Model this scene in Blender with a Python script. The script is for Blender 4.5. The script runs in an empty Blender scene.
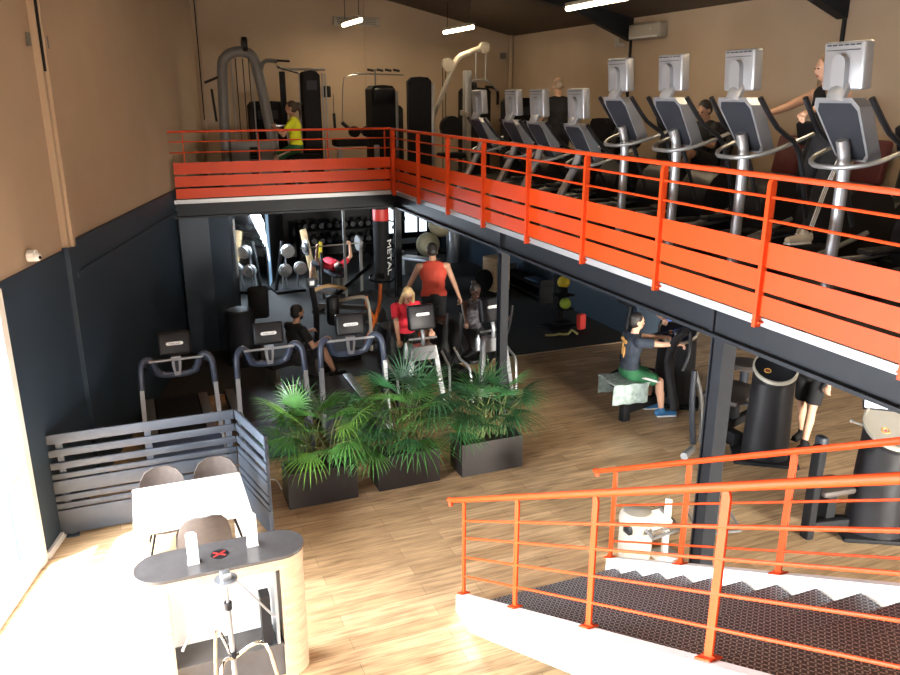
import bpy, bmesh, math, random
from mathutils import Vector as V, Matrix, Euler
random.seed(7)
PI = math.pi
S = bpy.context.scene
COL = S.collection
# ------------------------------------------------------------------ camera, light, exposure
cd = bpy.data.cameras.new('camera'); cam = bpy.data.objects.new('camera', cd); COL.objects.link(cam)
cd.sensor_width = 36; cd.lens = 36 * 785 / 900; cd.clip_start = .05
cam.location = (0, 0, 4.2)
cam.rotation_euler = (math.radians(90 - 17.16), 0, math.radians(-22.0))
S.camera = cam
S.view_settings.view_transform = 'Standard'; S.view_settings.look = 'None'
S.view_settings.gamma = 1; S.view_settings.use_curve_mapping = False
S.view_settings.exposure = 0.22
S.cycles.use_denoising = True
S.cycles.max_bounces = 8
w = bpy.data.worlds.new('world'); S.world = w; w.use_nodes = True
w.node_tree.nodes['Background'].inputs[0].default_value = (.86, .93, 1, 1)
w.node_tree.nodes['Background'].inputs[1].default_value = 4.0

def lamp(name, kind, loc, direction, energy, color, **kw):
    d = bpy.data.lights.new(name, kind); d.energy = energy; d.color = color
    for k, v in kw.items(): setattr(d, k, v)
    o = bpy.data.objects.new(name, d); COL.objects.link(o); o.location = loc
    o.rotation_euler = V(direction).to_track_quat('-Z', 'Y').to_euler()
    return o
WU = V((.2794, .9602, 0))                      # along the left wall
WN = V((.9602, -.2794, 0))                     # into the room
def wx(y): return -1.03 + (y - 7.7) * .291     # x of the left wall's face at y
lamp('sun', 'SUN', (-8, 0, 10), (.62, .30, -1), 42.0, (1, .95, .88), angle=.03)
wc = V((wx(1.5), 1.5, 1.35)) - WN * .35
sk = lamp('sky_light', 'AREA', wc, WN + V((0, 0, -.5)), 2700, (.9, .95, 1), shape='RECTANGLE', size=2.5, size_y=12.2)
sk.data.spread = math.radians(140)
# area's local X is its height, local Y runs along the wall
zax = -(WN + V((0, 0, -.5))).normalized(); yax = WU; xax = yax.cross(zax).normalized()
sk.rotation_euler = Matrix((xax, yax, zax)).transposed().to_euler()
fr = lamp('front_fill', 'AREA', (7.6, -6.7, 1.35), (0.0, 1, -.30), 2500, (1, .94, .84), shape='RECTANGLE', size=5.5, size_y=2.0, spread=math.radians(75))  # fill lamp added behind the camera to brighten the right-hand floor

# ------------------------------------------------------------------ materials
def mat(name, col, rough=.5, metal=0., var=.0, vscale=8., bump=0., spec=.5, emit=None, estr=0, alpha=None, coat=0):
    m = bpy.data.materials.new(name); m.use_nodes = True
    nt = m.node_tree; b = nt.nodes['Principled BSDF']
    b.inputs['Base Color'].default_value = (*col, 1); b.inputs['Roughness'].default_value = rough
    b.inputs['Metallic'].default_value = metal; b.inputs['Specular IOR Level'].default_value = spec
    if coat: b.inputs['Coat Weight'].default_value = coat
    if emit:
        b.inputs['Emission Color'].default_value = (*emit, 1); b.inputs['Emission Strength'].default_value = estr
    tc = nt.nodes.new('ShaderNodeTexCoord'); n = nt.nodes.new('ShaderNodeTexNoise')
    n.inputs['Scale'].default_value = vscale; n.inputs['Detail'].default_value = 4
    nt.links.new(tc.outputs['Object'], n.inputs['Vector'])
    if var:
        r = nt.nodes.new('ShaderNodeValToRGB')
        r.color_ramp.elements[0].position = .3; r.color_ramp.elements[1].position = .7
        r.color_ramp.elements[0].color = (*[c * (1 - var) for c in col], 1)
        r.color_ramp.elements[1].color = (*[min(1, c * (1 + var)) for c in col], 1)
        nt.links.new(n.outputs['Fac'], r.inputs[0]); nt.links.new(r.outputs[0], b.inputs['Base Color'])
    mr = nt.nodes.new('ShaderNodeMapRange')
    mr.inputs['To Min'].default_value = max(0, rough - .06); mr.inputs['To Max'].default_value = min(1, rough + .06)
    nt.links.new(n.outputs['Fac'], mr.inputs['Value']); nt.links.new(mr.outputs[0], b.inputs['Roughness'])
    if bump:
        bp = nt.nodes.new('ShaderNodeBump'); bp.inputs['Strength'].default_value = bump; bp.inputs['Distance'].default_value = .01
        nt.links.new(n.outputs['Fac'], bp.inputs['Height']); nt.links.new(bp.outputs[0], b.inputs['Normal'])
    return m

def wood_floor():
    m = mat('oak_planks', (.5, .33, .18), .42); nt = m.node_tree; b = nt.nodes['Principled BSDF']; L = nt.links.new
    tc = nt.nodes.new('ShaderNodeTexCoord')
    br = nt.nodes.new('ShaderNodeTexBrick'); br.offset = .37; br.offset_frequency = 2
    br.inputs['Scale'].default_value = 1; br.inputs['Brick Width'].default_value = 1.25; br.inputs['Row Height'].default_value = .155
    br.inputs['Mortar Size'].default_value = .0022; br.inputs['Mortar Smooth'].default_value = .3
    br.inputs['Color1'].default_value = (.62, .435, .255, 1); br.inputs['Color2'].default_value = (.44, .29, .155, 1)
    br.inputs['Mortar'].default_value = (.20, .12, .065, 1); br.inputs['Bias'].default_value = 0
    L(tc.outputs['Object'], br.inputs['Vector'])
    mp = nt.nodes.new('ShaderNodeMapping'); mp.inputs['Scale'].default_value = (1.3, 15, 1); L(tc.outputs['Object'], mp.inputs[0])
    n1 = nt.nodes.new('ShaderNodeTexNoise'); n1.inputs['Scale'].default_value = 1.6; n1.inputs['Detail'].default_value = 8; n1.inputs['Roughness'].default_value = .62
    L(mp.outputs[0], n1.inputs['Vector'])
    r1 = nt.nodes.new('ShaderNodeValToRGB'); r1.color_ramp.elements[0].position = .33; r1.color_ramp.elements[1].position = .6
    r1.color_ramp.elements[0].color = (.48, .42, .37, 1); r1.color_ramp.elements[1].color = (1.12, 1.1, 1.06, 1)
    L(n1.outputs['Fac'], r1.inputs[0])
    mx = nt.nodes.new('ShaderNodeMixRGB'); mx.blend_type = 'MULTIPLY'; mx.inputs[0].default_value = .85
    L(br.outputs['Color'], mx.inputs[1]); L(r1.outputs[0], mx.inputs[2])
    mp2 = nt.nodes.new('ShaderNodeMapping'); mp2.inputs['Scale'].default_value = (1.5, 7.5, 1); L(tc.outputs['Object'], mp2.inputs[0])
    vo = nt.nodes.new('ShaderNodeTexVoronoi'); vo.inputs['Scale'].default_value = .95; L(mp2.outputs[0], vo.inputs['Vector'])
    r2 = nt.nodes.new('ShaderNodeValToRGB'); r2.color_ramp.elements[0].position = .03; r2.color_ramp.elements[1].position = .24
    r2.color_ramp.elements[0].color = (.42, .36, .3, 1); r2.color_ramp.elements[1].color = (1, 1, 1, 1)
    L(vo.outputs['Distance'], r2.inputs[0])
    mx2 = nt.nodes.new('ShaderNodeMixRGB'); mx2.blend_type = 'MULTIPLY'; mx2.inputs[0].default_value = .75
    L(mx.outputs[0], mx2.inputs[1]); L(r2.outputs[0], mx2.inputs[2]); L(mx2.outputs[0], b.inputs['Base Color'])
    return m

def wood(name, col, sx=(1, 12, 12), rough=.45):
    m = mat(name, col, rough); nt = m.node_tree; b = nt.nodes['Principled BSDF']; L = nt.links.new
    tc = nt.nodes.new('ShaderNodeTexCoord'); mp = nt.nodes.new('ShaderNodeMapping'); mp.inputs['Scale'].default_value = sx
    L(tc.outputs['Object'], mp.inputs[0]); n = nt.nodes.new('ShaderNodeTexNoise'); n.inputs['Scale'].default_value = 3; n.inputs['Detail'].default_value = 6
    L(mp.outputs[0], n.inputs['Vector']); r = nt.nodes.new('ShaderNodeValToRGB')
    r.color_ramp.elements[0].position = .3; r.color_ramp.elements[1].position = .7
    r.color_ramp.elements[0].color = (*[c * .78 for c in col], 1); r.color_ramp.elements[1].color = (*[min(1, c * 1.12) for c in col], 1)
    L(n.outputs['Fac'], r.inputs[0]); L(r.outputs[0], b.inputs['Base Color'])
    return m

def checker_plate():
    m = mat('tread_plate', (.06, .062, .07), .5, .0); nt = m.node_tree; b = nt.nodes['Principled BSDF']; L = nt.links.new
    tc = nt.nodes.new('ShaderNodeTexCoord')
    outs = []
    for ang, off in ((PI / 4, 0), (-PI / 4, .5)):
        mp = nt.nodes.new('ShaderNodeMapping'); mp.inputs['Rotation'].default_value = (0, 0, ang)
        mp.inputs['Scale'].default_value = (32, 32, 32)
        L(tc.outputs['UV'], mp.inputs[0])
        sep = nt.nodes.new('ShaderNodeSeparateXYZ'); L(mp.outputs[0], sep.inputs[0])
        def cell(sock, shift):
            a = nt.nodes.new('ShaderNodeMath'); a.operation = 'ADD'; a.inputs[1].default_value = shift; L(sock, a.inputs[0])
            f = nt.nodes.new('ShaderNodeMath'); f.operation = 'FRACT'; L(a.outputs[0], f.inputs[0])
            s = nt.nodes.new('ShaderNodeMath'); s.operation = 'SUBTRACT'; s.inputs[1].default_value = .5; L(f.outputs[0], s.inputs[0])
            return s.outputs[0]
        fx = cell(sep.outputs[0], off); fy = cell(sep.outputs[1], off)
        def sq(sock, k):
            d = nt.nodes.new('ShaderNodeMath'); d.operation = 'MULTIPLY'; d.inputs[1].default_value = k; L(sock, d.inputs[0])
            p = nt.nodes.new('ShaderNodeMath'); p.operation = 'POWER'; p.inputs[1].default_value = 2; L(d.outputs[0], p.inputs[0]); return p.outputs[0]
        ad = nt.nodes.new('ShaderNodeMath'); ad.operation = 'ADD'; L(sq(fx, 2.7), ad.inputs[0]); L(sq(fy, 7.0), ad.inputs[1])
        lt = nt.nodes.new('ShaderNodeMath'); lt.operation = 'LESS_THAN'; lt.inputs[1].default_value = 1; L(ad.outputs[0], lt.inputs[0])
        outs.append(lt.outputs[0])
    mxx = nt.nodes.new('ShaderNodeMath'); mxx.operation = 'MAXIMUM'; L(outs[0], mxx.inputs[0]); L(outs[1], mxx.inputs[1])
    mix = nt.nodes.new('ShaderNodeMixRGB'); mix.inputs[1].default_value = (.045, .051, .060, 1); mix.inputs[2].default_value = (.36, .37, .38, 1)
    L(mxx.outputs[0], mix.inputs[0]); L(mix.outputs[0], b.inputs['Base Color'])
    bp = nt.nodes.new('ShaderNodeBump'); bp.inputs['Strength'].default_value = .5; bp.inputs['Distance'].default_value = .003
    L(mxx.outputs[0], bp.inputs['Height']); L(bp.outputs[0], b.inputs['Normal'])
    return m

def glassy():
    m = bpy.data.materials.new('window_glass'); m.use_nodes = True; nt = m.node_tree
    for n in list(nt.nodes): nt.nodes.remove(n)
    o = nt.nodes.new('ShaderNodeOutputMaterial'); t = nt.nodes.new('ShaderNodeBsdfTransparent'); g = nt.nodes.new('ShaderNodeBsdfGlossy')
    g.inputs['Roughness'].default_value = .03; mx = nt.nodes.new('ShaderNodeMixShader'); mx.inputs[0].default_value = .06
    nt.links.new(t.outputs[0], mx.inputs[1]); nt.links.new(g.outputs[0], mx.inputs[2]); nt.links.new(mx.outputs[0], o.inputs[0])
    return m

M = dict(
    floor=wood_floor(), rubber=mat('rubber_floor', (.026, .026, .024), .85, var=.35, vscale=60, bump=.15),
    beige=mat('beige_plaster', (.39, .295, .21), .85, var=.05, vscale=1.4, bump=.05),
    dark=mat('charcoal_wall', (.018, .035, .058), .55, var=.12, vscale=1.2),
    darker=mat('black_wall', (.012, .012, .014), .7, var=.2, vscale=3),
    ceil=wood('ceiling_boards', (.06, .038, .022), (6, 1, 1), .7),
    steel=mat('dark_steel', (.012, .0135, .017), .5, .0, var=.1, spec=.2), edge=mat('grey_edge_strip', (.40, .40, .41), .45, .3),
    orange=mat('orange_paint', (.56, .050, .006), .5, var=.05, vscale=2, spec=.25),
    white=mat('white_paint', (.82, .82, .80), .45, var=.02), whiteframe=mat('white_window_frame', (.85, .84, .82), .4),
    plate=checker_plate(), glass=glassy(), mirror=mat('mirror_glass', (.75, .78, .8), .03, 1),
    silver=mat('silver_plastic', (.33, .34, .36), .36, .55, var=.04), silver2=mat('grey_metal', (.33, .335, .34), .35, .7, var=.06),
    gun=mat('grey_machine_frame', (.105, .10, .092), .5, .0, var=.06), slate=mat('slate_plastic', (.022, .025, .033), .5, var=.05, spec=.3),
    black=mat('black_plastic', (.010, .010, .012), .42, var=.2, spec=.28), blackm=mat('black_matte', (.009, .009, .010), .75, var=.2, spec=.2),
    bluegrey=mat('bluegrey_plastic', (.045, .058, .095), .32, var=.05), chrome=mat('chrome', (.75, .76, .78), .12, 1),
    fence=mat('anthracite_fence', (.045, .056, .075), .5, var=.06), table=mat('white_table', (.83, .80, .76), .35),
    chair=mat('taupe_chair_fabric', (.085, .067, .058), .85, var=.12, vscale=30, bump=.2),
    oak=wood('light_oak', (.46, .34, .22), (2, 2, 10)), desktop=mat('dark_desk_top', (.075, .07, .07), .18, var=.1),
    planter=mat('dark_planter', (.022, .017, .016), .5, var=.15), soil=mat('soil', (.03, .02, .013), .95, var=.4, vscale=40, bump=.5),
    stem=mat('palm_stem', (.10, .12, .035), .7, var=.25, vscale=20),
    red=mat('red_vinyl', (.5, .03, .025), .5, var=.08), burg=mat('burgundy_vinyl', (.10, .018, .02), .5, var=.1),
    cream=mat('cream_plastic', (.33, .30, .25), .4, var=.04), gold=mat('gold_emblem', (.75, .42, .10), .3, .6),
    yellow=mat('yellow_rubber', (.72, .55, .03), .55, var=.05), lime=mat('lime_rubber', (.33, .46, .04), .55, var=.05),
    ply=wood('plywood', (.60, .42, .22), (2, 2, 8), .6), iron=mat('cast_iron_plate', (.30, .30, .30), .4, .6, var=.1),
    ball=mat('pearl_gym_ball', (.52, .44, .27), .35, var=.04), paper=mat('white_paper', (.86, .86, .85), .6),
    tube=mat('lamp_tube', (1, .9, .75), .4, emit=(1, .80, .52), estr=22), led=mat('bright_strip', (.8, .9, 1), .4, emit=(.75, .9, 1), estr=3.5),
    bluepane=mat('blue_daylit_pane', (.3, .45, .6), .4, emit=(.30, .50, .72), estr=.55), pane=mat('daylit_pane', (.9, .95, 1), .4, emit=(.82, .92, 1), estr=1.6), screen=mat('blue_screen', (.05, .1, .3), .3, emit=(.10, .22, .75), estr=1.0),
    screenw=mat('white_screen', (.7, .75, .9), .3, emit=(.8, .85, 1), estr=1.1), redlamp=mat('red_button', (.7, .06, .05), .5),
    towel=mat('pale_towel', (.34, .42, .39), .95, var=.3, vscale=18, bump=.4), bluedark=mat('dark_blue_rubber', (.05, .10, .2), .6),
    lens=mat('dark_lens', (.01, .01, .012), .1), pink=mat('dusty_pink_vinyl', (.42, .22, .19), .6, var=.08), orangeb=mat('orange_bike_paint', (.75, .16, .02), .35),
    skin=mat('skin_light', (.58, .33, .22), .55, var=.06), skin2=mat('skin_tan', (.43, .235, .15), .55, var=.06), skin3=mat('skin_dark', (.09, .045, .03), .5, var=.06),
    lip=mat('lips', (.45, .14, .12), .5), eye=mat('eye', (.03, .02, .015), .2),
    dblond=mat('dark_blond_hair', (.20, .12, .06), .6, var=.25, vscale=40), blond=mat('blond_hair', (.50, .36, .18), .6, var=.25, vscale=40), brown=mat('brown_hair', (.05, .028, .016), .6, var=.3, vscale=40), blackh=mat('black_hair', (.012, .009, .008), .55, var=.3, vscale=40),
    greyh=mat('short_grey_hair', (.36, .27, .20), .8, var=.1, vscale=60),
    t_yellow=mat('yellow_shirt', (.72, .78, .02), .8, var=.06, vscale=12, bump=.1), t_red=mat('red_shirt', (.72, .025, .05), .8, var=.08, vscale=12, bump=.1),
    t_orange=mat('orange_tank', (.50, .055, .03), .8, var=.08, vscale=12, bump=.1), t_navy=mat('navy_shirt', (.022, .03, .045), .85, var=.15, vscale=12, bump=.1),
    t_black=mat('black_cloth', (.008, .008, .010), .85, var=.2, vscale=12, bump=.1), t_grey=mat('grey_green_shirt', (.08, .08, .06), .85, var=.15, vscale=12),
    green=mat('green_shorts', (.02, .13, .05), .8, var=.1, vscale=12), stripe=mat('white_cloth', (.75, .74, .72), .8), shoe=mat('blue_shoe', (.03, .13, .28), .6),
    t_pattern=mat('patterned_cloth', (.06, .055, .065), .85, var=.95, vscale=22), shoew=mat('pale_shoe', (.55, .50, .42), .7), brownpad=mat('brown_pad', (.055, .042, .036), .6, var=.1),
    rope=mat('pale_rope', (.50, .48, .20), .8), rimgrey=mat('rim_grey', (.36, .33, .27), .35, .2), cablegrey=mat('cable', (.22, .21, .2), .5), print=mat('amber_print', (.55, .28, .08), .8), purple=mat('wall_black', (.01, .01, .012), .7),
)
for i, c in enumerate([(.035, .125, .04), (.065, .19, .035), (.14, .29, .04), (.025, .09, .035)]):
    M['leaf%d' % i] = mat('palm_leaf', c, .48, var=.25, vscale=9)

# ------------------------------------------------------------------ mesh builder
class MB:
    def __init__(s): s.bm = bmesh.new(); s.m = Matrix.Identity(4)
    def _add(s, vs, fs):
        v = [s.bm.verts.new(s.m @ V(p)) for p in vs]
        out = []
        for f in fs:
            try: out.append(s.bm.faces.new([v[i] for i in f]))
            except ValueError: pass
        return v, out
    def box(s, c, d, rot=None, bev=0, seg=2):
        x, y, z = d[0] / 2, d[1] / 2, d[2] / 2
        R = Euler(rot).to_matrix() if rot else Matrix.Identity(3)
        vs = [R @ V((a * x, b * y, e * z)) + V(c) for a in (-1, 1) for b in (-1, 1) for e in (-1, 1)]
        v, f = s._add(vs, [(0, 1, 3, 2), (4, 6, 7, 5), (0, 4, 5, 1), (2, 3, 7, 6), (0, 2, 6, 4), (1, 5, 7, 3)])
        if bev:
            es = list({e for q in f for e in q.edges})
            bmesh.ops.bevel(s.bm, geom=es, offset=bev, segments=seg, affect='EDGES', profile=.5)
        return s
    def ring(s, c, u, w_, r1, r2, n):
        return [V(c) + u * (r1 * math.cos(2 * PI * i / n)) + w_ * (r2 * math.sin(2 * PI * i / n)) for i in range(n)]
    def loft(s, rings, cap=True, closed=False):
        n = len(rings[0]); vs = [p for r in rings for p in r]; fs = []
        m = len(rings)
        for j in range(m if closed else m - 1):
            k = (j + 1) % m
            for i in range(n):
                fs.append((j * n + i, j * n + (i + 1) % n, k * n + (i + 1) % n, k * n + i))
        if cap and not closed:
            fs.append(tuple(range(n - 1, -1, -1))); fs.append(tuple((m - 1) * n + i for i in range(n)))
        s._add(vs, fs); return s
    def cyl(s, p, q, r, r2=None, n=14):
        p, q = V(p), V(q); d = (q - p).normalized(); u = d.orthogonal().normalized(); w_ = d.cross(u)
        return s.loft([s.ring(p, u, w_, r, r, n), s.ring(q, u, w_, r2 if r2 is not None else r, r2 if r2 is not None else r, n)])
    def tube(s, pts, r, n=8, smooth=3, closed=False, ry=None, up=None):
        P = [V(p) for p in pts]
        if smooth and len(P) > 2:
            Q = []
            m = len(P)
            for i in range(m if closed else m - 1):
                a, b, c, d = (P[(i - 1) % m] if (closed or i) else P[0], P[i], P[(i + 1) % m], P[(i + 2) % m] if (closed or i + 2 < m) else P[-1])
                for k in range(smooth):
                    t = k / smooth
                    Q.append(.5 * ((2 * b) + (c - a) * t + (2 * a - 5 * b + 4 * c - d) * t * t + (3 * b - a - 3 * c + d) * t ** 3))
            if not closed: Q.append(P[-1])
            P = Q
        rings = []; u = None
        for i, p in enumerate(P):
            a = P[i - 1] if (i or closed) else P[0]; b = P[(i + 1) % len(P)] if (i + 1 < len(P) or closed) else P[-1]
            d = (b - a).normalized()
            if up is not None: u = V(up) - d * V(up).dot(d)
            elif u is None: u = d.orthogonal()
            else: u = u - d * u.dot(d)
            if u.length < 1e-6: u = d.orthogonal()
            u.normalize(); w_ = d.cross(u)
            rr = r[i] if isinstance(r, (list, tuple)) and len(r) == len(P) else (r if not isinstance(r, (list, tuple)) else r[0] + (r[-1] - r[0]) * i / max(1, len(P) - 1))
            if n == 4:
                hh = ry if ry is not None else rr
                rings.append([p + u * rr + w_ * hh, p - u * rr + w_ * hh, p - u * rr - w_ * hh, p + u * rr - w_ * hh])
            else: rings.append(s.ring(p, u, w_, rr, ry if ry is not None else rr, n))
        return s.loft(rings, closed=closed)
    def sph(s, c, r, n=14, rot=None):
        r = (r, r, r) if not isinstance(r, (tuple, list)) else r
        R = rot if rot is not None else Matrix.Identity(3)
        vs = [V(c) + R @ V((0, 0, -r[2]))]; h = n // 2 + 1
        for j in range(1, h):
            a = -PI / 2 + PI * j / h
            for i in range(n):
                b = 2 * PI * i / n; vs.append(V(c) + R @ V((r[0] * math.cos(a) * math.cos(b), r[1] * math.cos(a) * math.sin(b), r[2] * math.sin(a))))
        vs.append(V(c) + R @ V((0, 0, r[2]))); fs = []
        for i in range(n): fs.append((0, 1 + (i + 1) % n, 1 + i)); fs.append((len(vs) - 1, 1 + (h - 2) * n + i, 1 + (h - 2) * n + (i + 1) % n))
        for j in range(h - 2):
            for i in range(n): fs.append((1 + j * n + i, 1 + j * n + (i + 1) % n, 1 + (j + 1) * n + (i + 1) % n, 1 + (j + 1) * n + i))
        s._add(vs, fs); return s
    def lathe(s, prof, c=(0, 0, 0), n=20, sx=1, sy=1):
        return s.loft([[V(c) + V((r * sx * math.cos(2 * PI * i / n), r * sy * math.sin(2 * PI * i / n), z)) for i in range(n)] for r, z in prof])
    def prism(s, poly, fn, a, b):
        return s.loft([[V(fn(x, y, a)) for x, y in poly], [V(fn(x, y, b)) for x, y in poly]])
    def caps(s, p, q, r1, r2, n=12, flat=False):
        p, q = V(p), V(q); d = q - p
        if d.length < 1e-5: d = V((0, 0, 1e-4))
        d.normalize(); u = d.orthogonal().normalized(); w_ = d.cross(u); R = []
        if not flat:
            for t in (-.95, -.7, -.35): R.append(s.ring(p + d * (r1 * t), u, w_, r1 * math.sqrt(1 - t * t), r1 * math.sqrt(1 - t * t), n))
        R.append(s.ring(p, u, w_, r1, r1, n)); R.append(s.ring(q, u, w_, r2, r2, n))
        if not flat:
            for t in (.35, .7, .95): R.append(s.ring(q + d * (r2 * t), u, w_, r2 * math.sqrt(1 - t * t), r2 * math.sqrt(1 - t * t), n))
        return s.loft(R)
    def mesh(s, name, sharp=40):
        bmesh.ops.recalc_face_normals(s.bm, faces=s.bm.faces[:])
        me = bpy.data.meshes.new(name); s.bm.to_mesh(me); s.bm.free()
        me.polygons.foreach_set('use_smooth', [True] * len(me.polygons)); me.set_sharp_from_angle(angle=math.radians(sharp))
        return me
    def build(s, name, m, parent=None, kind=None, label=None, loc=None):
        me = s.mesh(name); o = bpy.data.objects.new(name, me); COL.objects.link(o)
        me.materials.append(M[m] if isinstance(m, str) else m)
        if parent: o.parent = parent
        if kind: o['kind'] = kind
        if label: o['label'] = label
        if loc: o.location = loc
        return o
    def remesh(s, name, m, parent, voxel=.01, smooth=3):
        o = s.build(name, m, parent)
        md = o.modifiers.new('r', 'REMESH'); md.mode = 'VOXEL'; md.voxel_size = voxel; md.use_smooth_shade = True
        if smooth: sm = o.modifiers.new('s', 'SMOOTH'); sm.iterations = smooth; sm.factor = .5
        pw = o.parent; o.parent = None
        dg = bpy.context.evaluated_depsgraph_get(); me = bpy.data.meshes.new_from_object(o.evaluated_get(dg))
        o.parent = pw; o.modifiers.clear(); old = o.data; o.data = me; bpy.data.meshes.remove(old); me.name = name
        return o

def thing(name, label, cat, loc=(0, 0, 0), rz=0, group=None):
    o = bpy.data.objects.new(name, None); COL.objects.link(o); o.empty_display_size = .1
    o.location = loc; o.rotation_euler = (0, 0, rz); o['label'] = label; o['category'] = cat
    if group: o['group'] = group
    return o
def tag(o, label, cat, group=None):
    o['label'] = label; o['category'] = cat
    if group: o['group'] = group
    return o
def dup(root, loc, rz=None, label=None, group=None):
    r = root.copy(); COL.objects.link(r); r.location = loc
    if rz is not None: r.rotation_euler = (0, 0, rz)
    if label: r['label'] = label
    if group: r['group'] = group
    for ch in list(root.children):
        c = ch.copy(); COL.objects.link(c); c.parent = r
        for g in ch.children:
            d = g.copy(); COL.objects.link(d); d.parent = c
    return r
def struct(name, mb, m): return mb.build(name, m, kind='structure')
def text(name, body, size, m, parent, loc, rot, depth=.001):
    c = bpy.data.curves.new(name, 'FONT'); c.body = body; c.size = size; c.extrude = depth; c.align_x = 'CENTER'; c.align_y = 'CENTER'
    o = bpy.data.objects.new(name, c); COL.objects.link(o)
    dg = bpy.context.evaluated_depsgraph_get(); me = bpy.data.meshes.new_from_object(o.evaluated_get(dg)); me.name = name
    bpy.data.objects.remove(o); n = bpy.data.objects.new(name, me); COL.objects.link(n); me.materials.clear(); me.materials.append(M[m])
    n.parent = parent; n.location = loc; n.rotation_euler = rot.to_euler() if isinstance(rot, Matrix) else rot
    return n

# ------------------------------------------------------------------ setting
ZM = 2.6
def cz(x): return 5.43 + .215 * (8.13 - x)
def slab(b, pts, z0, z1): return b.prism(pts, lambda x, y, t: (x, y, t), z0, z1)
struct('floor', slab(MB(), [(wx(-6.3) - .2, -6.3), (11, -6.3), (11, 11.2), (wx(11.2) - .2, 11.2)], -.1, 0), 'floor')
struct('floor_rubber', slab(MB(), [(-.6, 11.2), (11, 11.2), (11, 21.2), (-.6, 21.2)], -.1, .012), 'rubber')
struct('ground_outside', slab(MB(), [(-14, -9), (wx(-9) - .22, -9), (wx(12) - .22, 12), (-14, 12)], -.15, -.05), 'edge')
b = MB(); b.box((5, 11.19, .012), (10.5, .03, .01)); struct('trim_1', b, 'oak')
def wallbox(b, y0, y1, z0, z1, t=.25, off=0.):
    a = V((wx(y0), y0, 0)) + WN * off; c = V((wx(y1), y1, 0)) + WN * off
    n = -WN * t
    return slab(b, [(p.x, p.y) for p in (a, c, c + n, a + n)], z0, z1)
struct('wall_left', wallbox(MB(), 7.42, 13.5, 0, 2.68), 'dark')
struct('wall_left_back', wallbox(MB(), 13.5, 17.52, 0, 2.29, 1.0, .82), 'dark')
b = MB(); wallbox(b, 7.42, 16.6, 2.68, 9, off=-.02); wallbox(b, -6.2, 7.42, 2.62, 9, off=-.02); struct('wall_left_upper', b, 'beige')
b = MB(); wallbox(b, 8.9, 16.5, 2.36, 2.74, .1, .03); wallbox(b, 9.0, 16.5, 2.36, 2.42, .1, .06); struct('trim_2', b, 'dark')
b = MB(); wallbox(b, 8.86, 9.1, 0, 2.70, .1, .05); struct('column_left_lower', b, 'dark')
def pilaster(y, w_):
    b = MB(); wallbox(b, y, y + w_, 2.7, 9, .1, .045); wallbox(b, y + w_ * .30, y + w_ * .55, 2.7, 9, .1, .075)
    o = struct('column_left', b, 'beige')
    b = MB(); wallbox(b, y + w_ * .05, y + w_ * .30, 4.42 if y < 10 else 3.75, 9, .1, .055); b.build('slot', 'blackm', o)
    b = MB()
    if y < 10:
        for yy in (y - .12, y + w_ + .1):
            c = V((wx(yy), yy, 4.7)); b.box(c, (.02, .06, .12), (0, 0, -.3))
        b.build('bolt_plate', 'gun', o)
pilaster(8.88, .20); pilaster(16.1, .22)
struct('baseboard_left', wallbox(MB(), 7.44, 7.95, 0, .07, .05, .03), 'white')
# window in the left wall, out to the camera's side
b = MB()
for y in (7.36, 5.9, 4.2, 2.4, .6, -1.2, -3.0, -4.8, -6.15): wallbox(b, y - .05, y + .05, 0, 2.64, .14, .02)
for z in (0.0, .98, 2.54): wallbox(b, -6.2, 7.4, z, z + (.07 if z else .1), .12, .01)
win = struct('window_1', b, 'whiteframe')
b = MB(); wallbox(b, -6.2, 7.4, .08, 2.6, .012, -.06); b.build('window_pane', 'glass', win)
# upper walls
b = MB(); b.prism([(1.2, ZM - .25), (8.2, ZM - .25), (8.2, 5.6), (1.2, 7.2)], lambda x, z, t: (x, t, z), 16.5, 16.75); struct('wall_back', b, 'beige')
b = MB(); b.box((4.8, 16.49, 4.4), (.035, .02, 3.6)); struct('trim_3', b, 'beige')
b = MB(); b.box((8.255, 5.2, (ZM + 5.9) / 2 - .1), (.25, 22.9, 3.5)); struct('wall_right_upper', b, 'beige')
b = MB(); b.prism([(8.5, 16.9), (8.5, -6.4), (wx(-6.4) - .25, -6.4), (wx(16.9) - .25, 16.9)], lambda x, y, t: (x, y, cz(x) + t), 0, .2); struct('ceiling', b, 'ceil')
b = MB(); b.box((2, -6.3, 6.1), (20, .2, 5.8)); b.box((2, -6.3, .15), (20, .2, .3)); b.box((9.6, -6.3, 1.7), (3, .2, 2.9)); b.box((-4, -6.3, 1.7), (4, .2, 2.9)); struct('wall_front', b, 'beige')
b = MB()
for i in range(7): b.box((-1.95 + 1.67 * i, -6.3, 1.75), (.07, .1, 2.9))
for z in (.33, 3.17): b.box((3, -6.3, z), (10.2, .1, .07))
w5 = struct('window_5', b, 'whiteframe'); b = MB(); b.box((3, -6.3, 1.75), (10, .012, 2.8)); b.build('window_pane', 'glass', w5)  # unseen window added so the front fill lamp can shine in
# rafters with haunches
for y in (12.0, 7.6, 3.2):
    b = MB()
    b.prism([(8.13, cz(8.13)), (8.13, cz(8.13) - .36), (7.0, cz(7.0) - .17), (wx(y) + .1, cz(wx(y) + .1) - .17), (wx(y) + .1, cz(wx(y) + .1))], lambda x, z, t: (x, t, z), y - .08, y + .08)
    struct('beam_rafter', b, 'steel')
    b = MB(); b.box((8.115, y - .05, (ZM + cz(8.13)) / 2 - .1), (.03, .045, cz(8.13) - ZM - .25)); struct('column_right', b, 'steel')
b = MB(); b.box((4.12, 16.2, 1.15), (.05, .05, 2.3)); struct('column_thin', b, 'gun')
b = MB(); b.cyl((8.08, 16.42, ZM), (8.08, 16.42, cz(8.1)), .045); struct('column_corner', b, 'beige')
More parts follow.
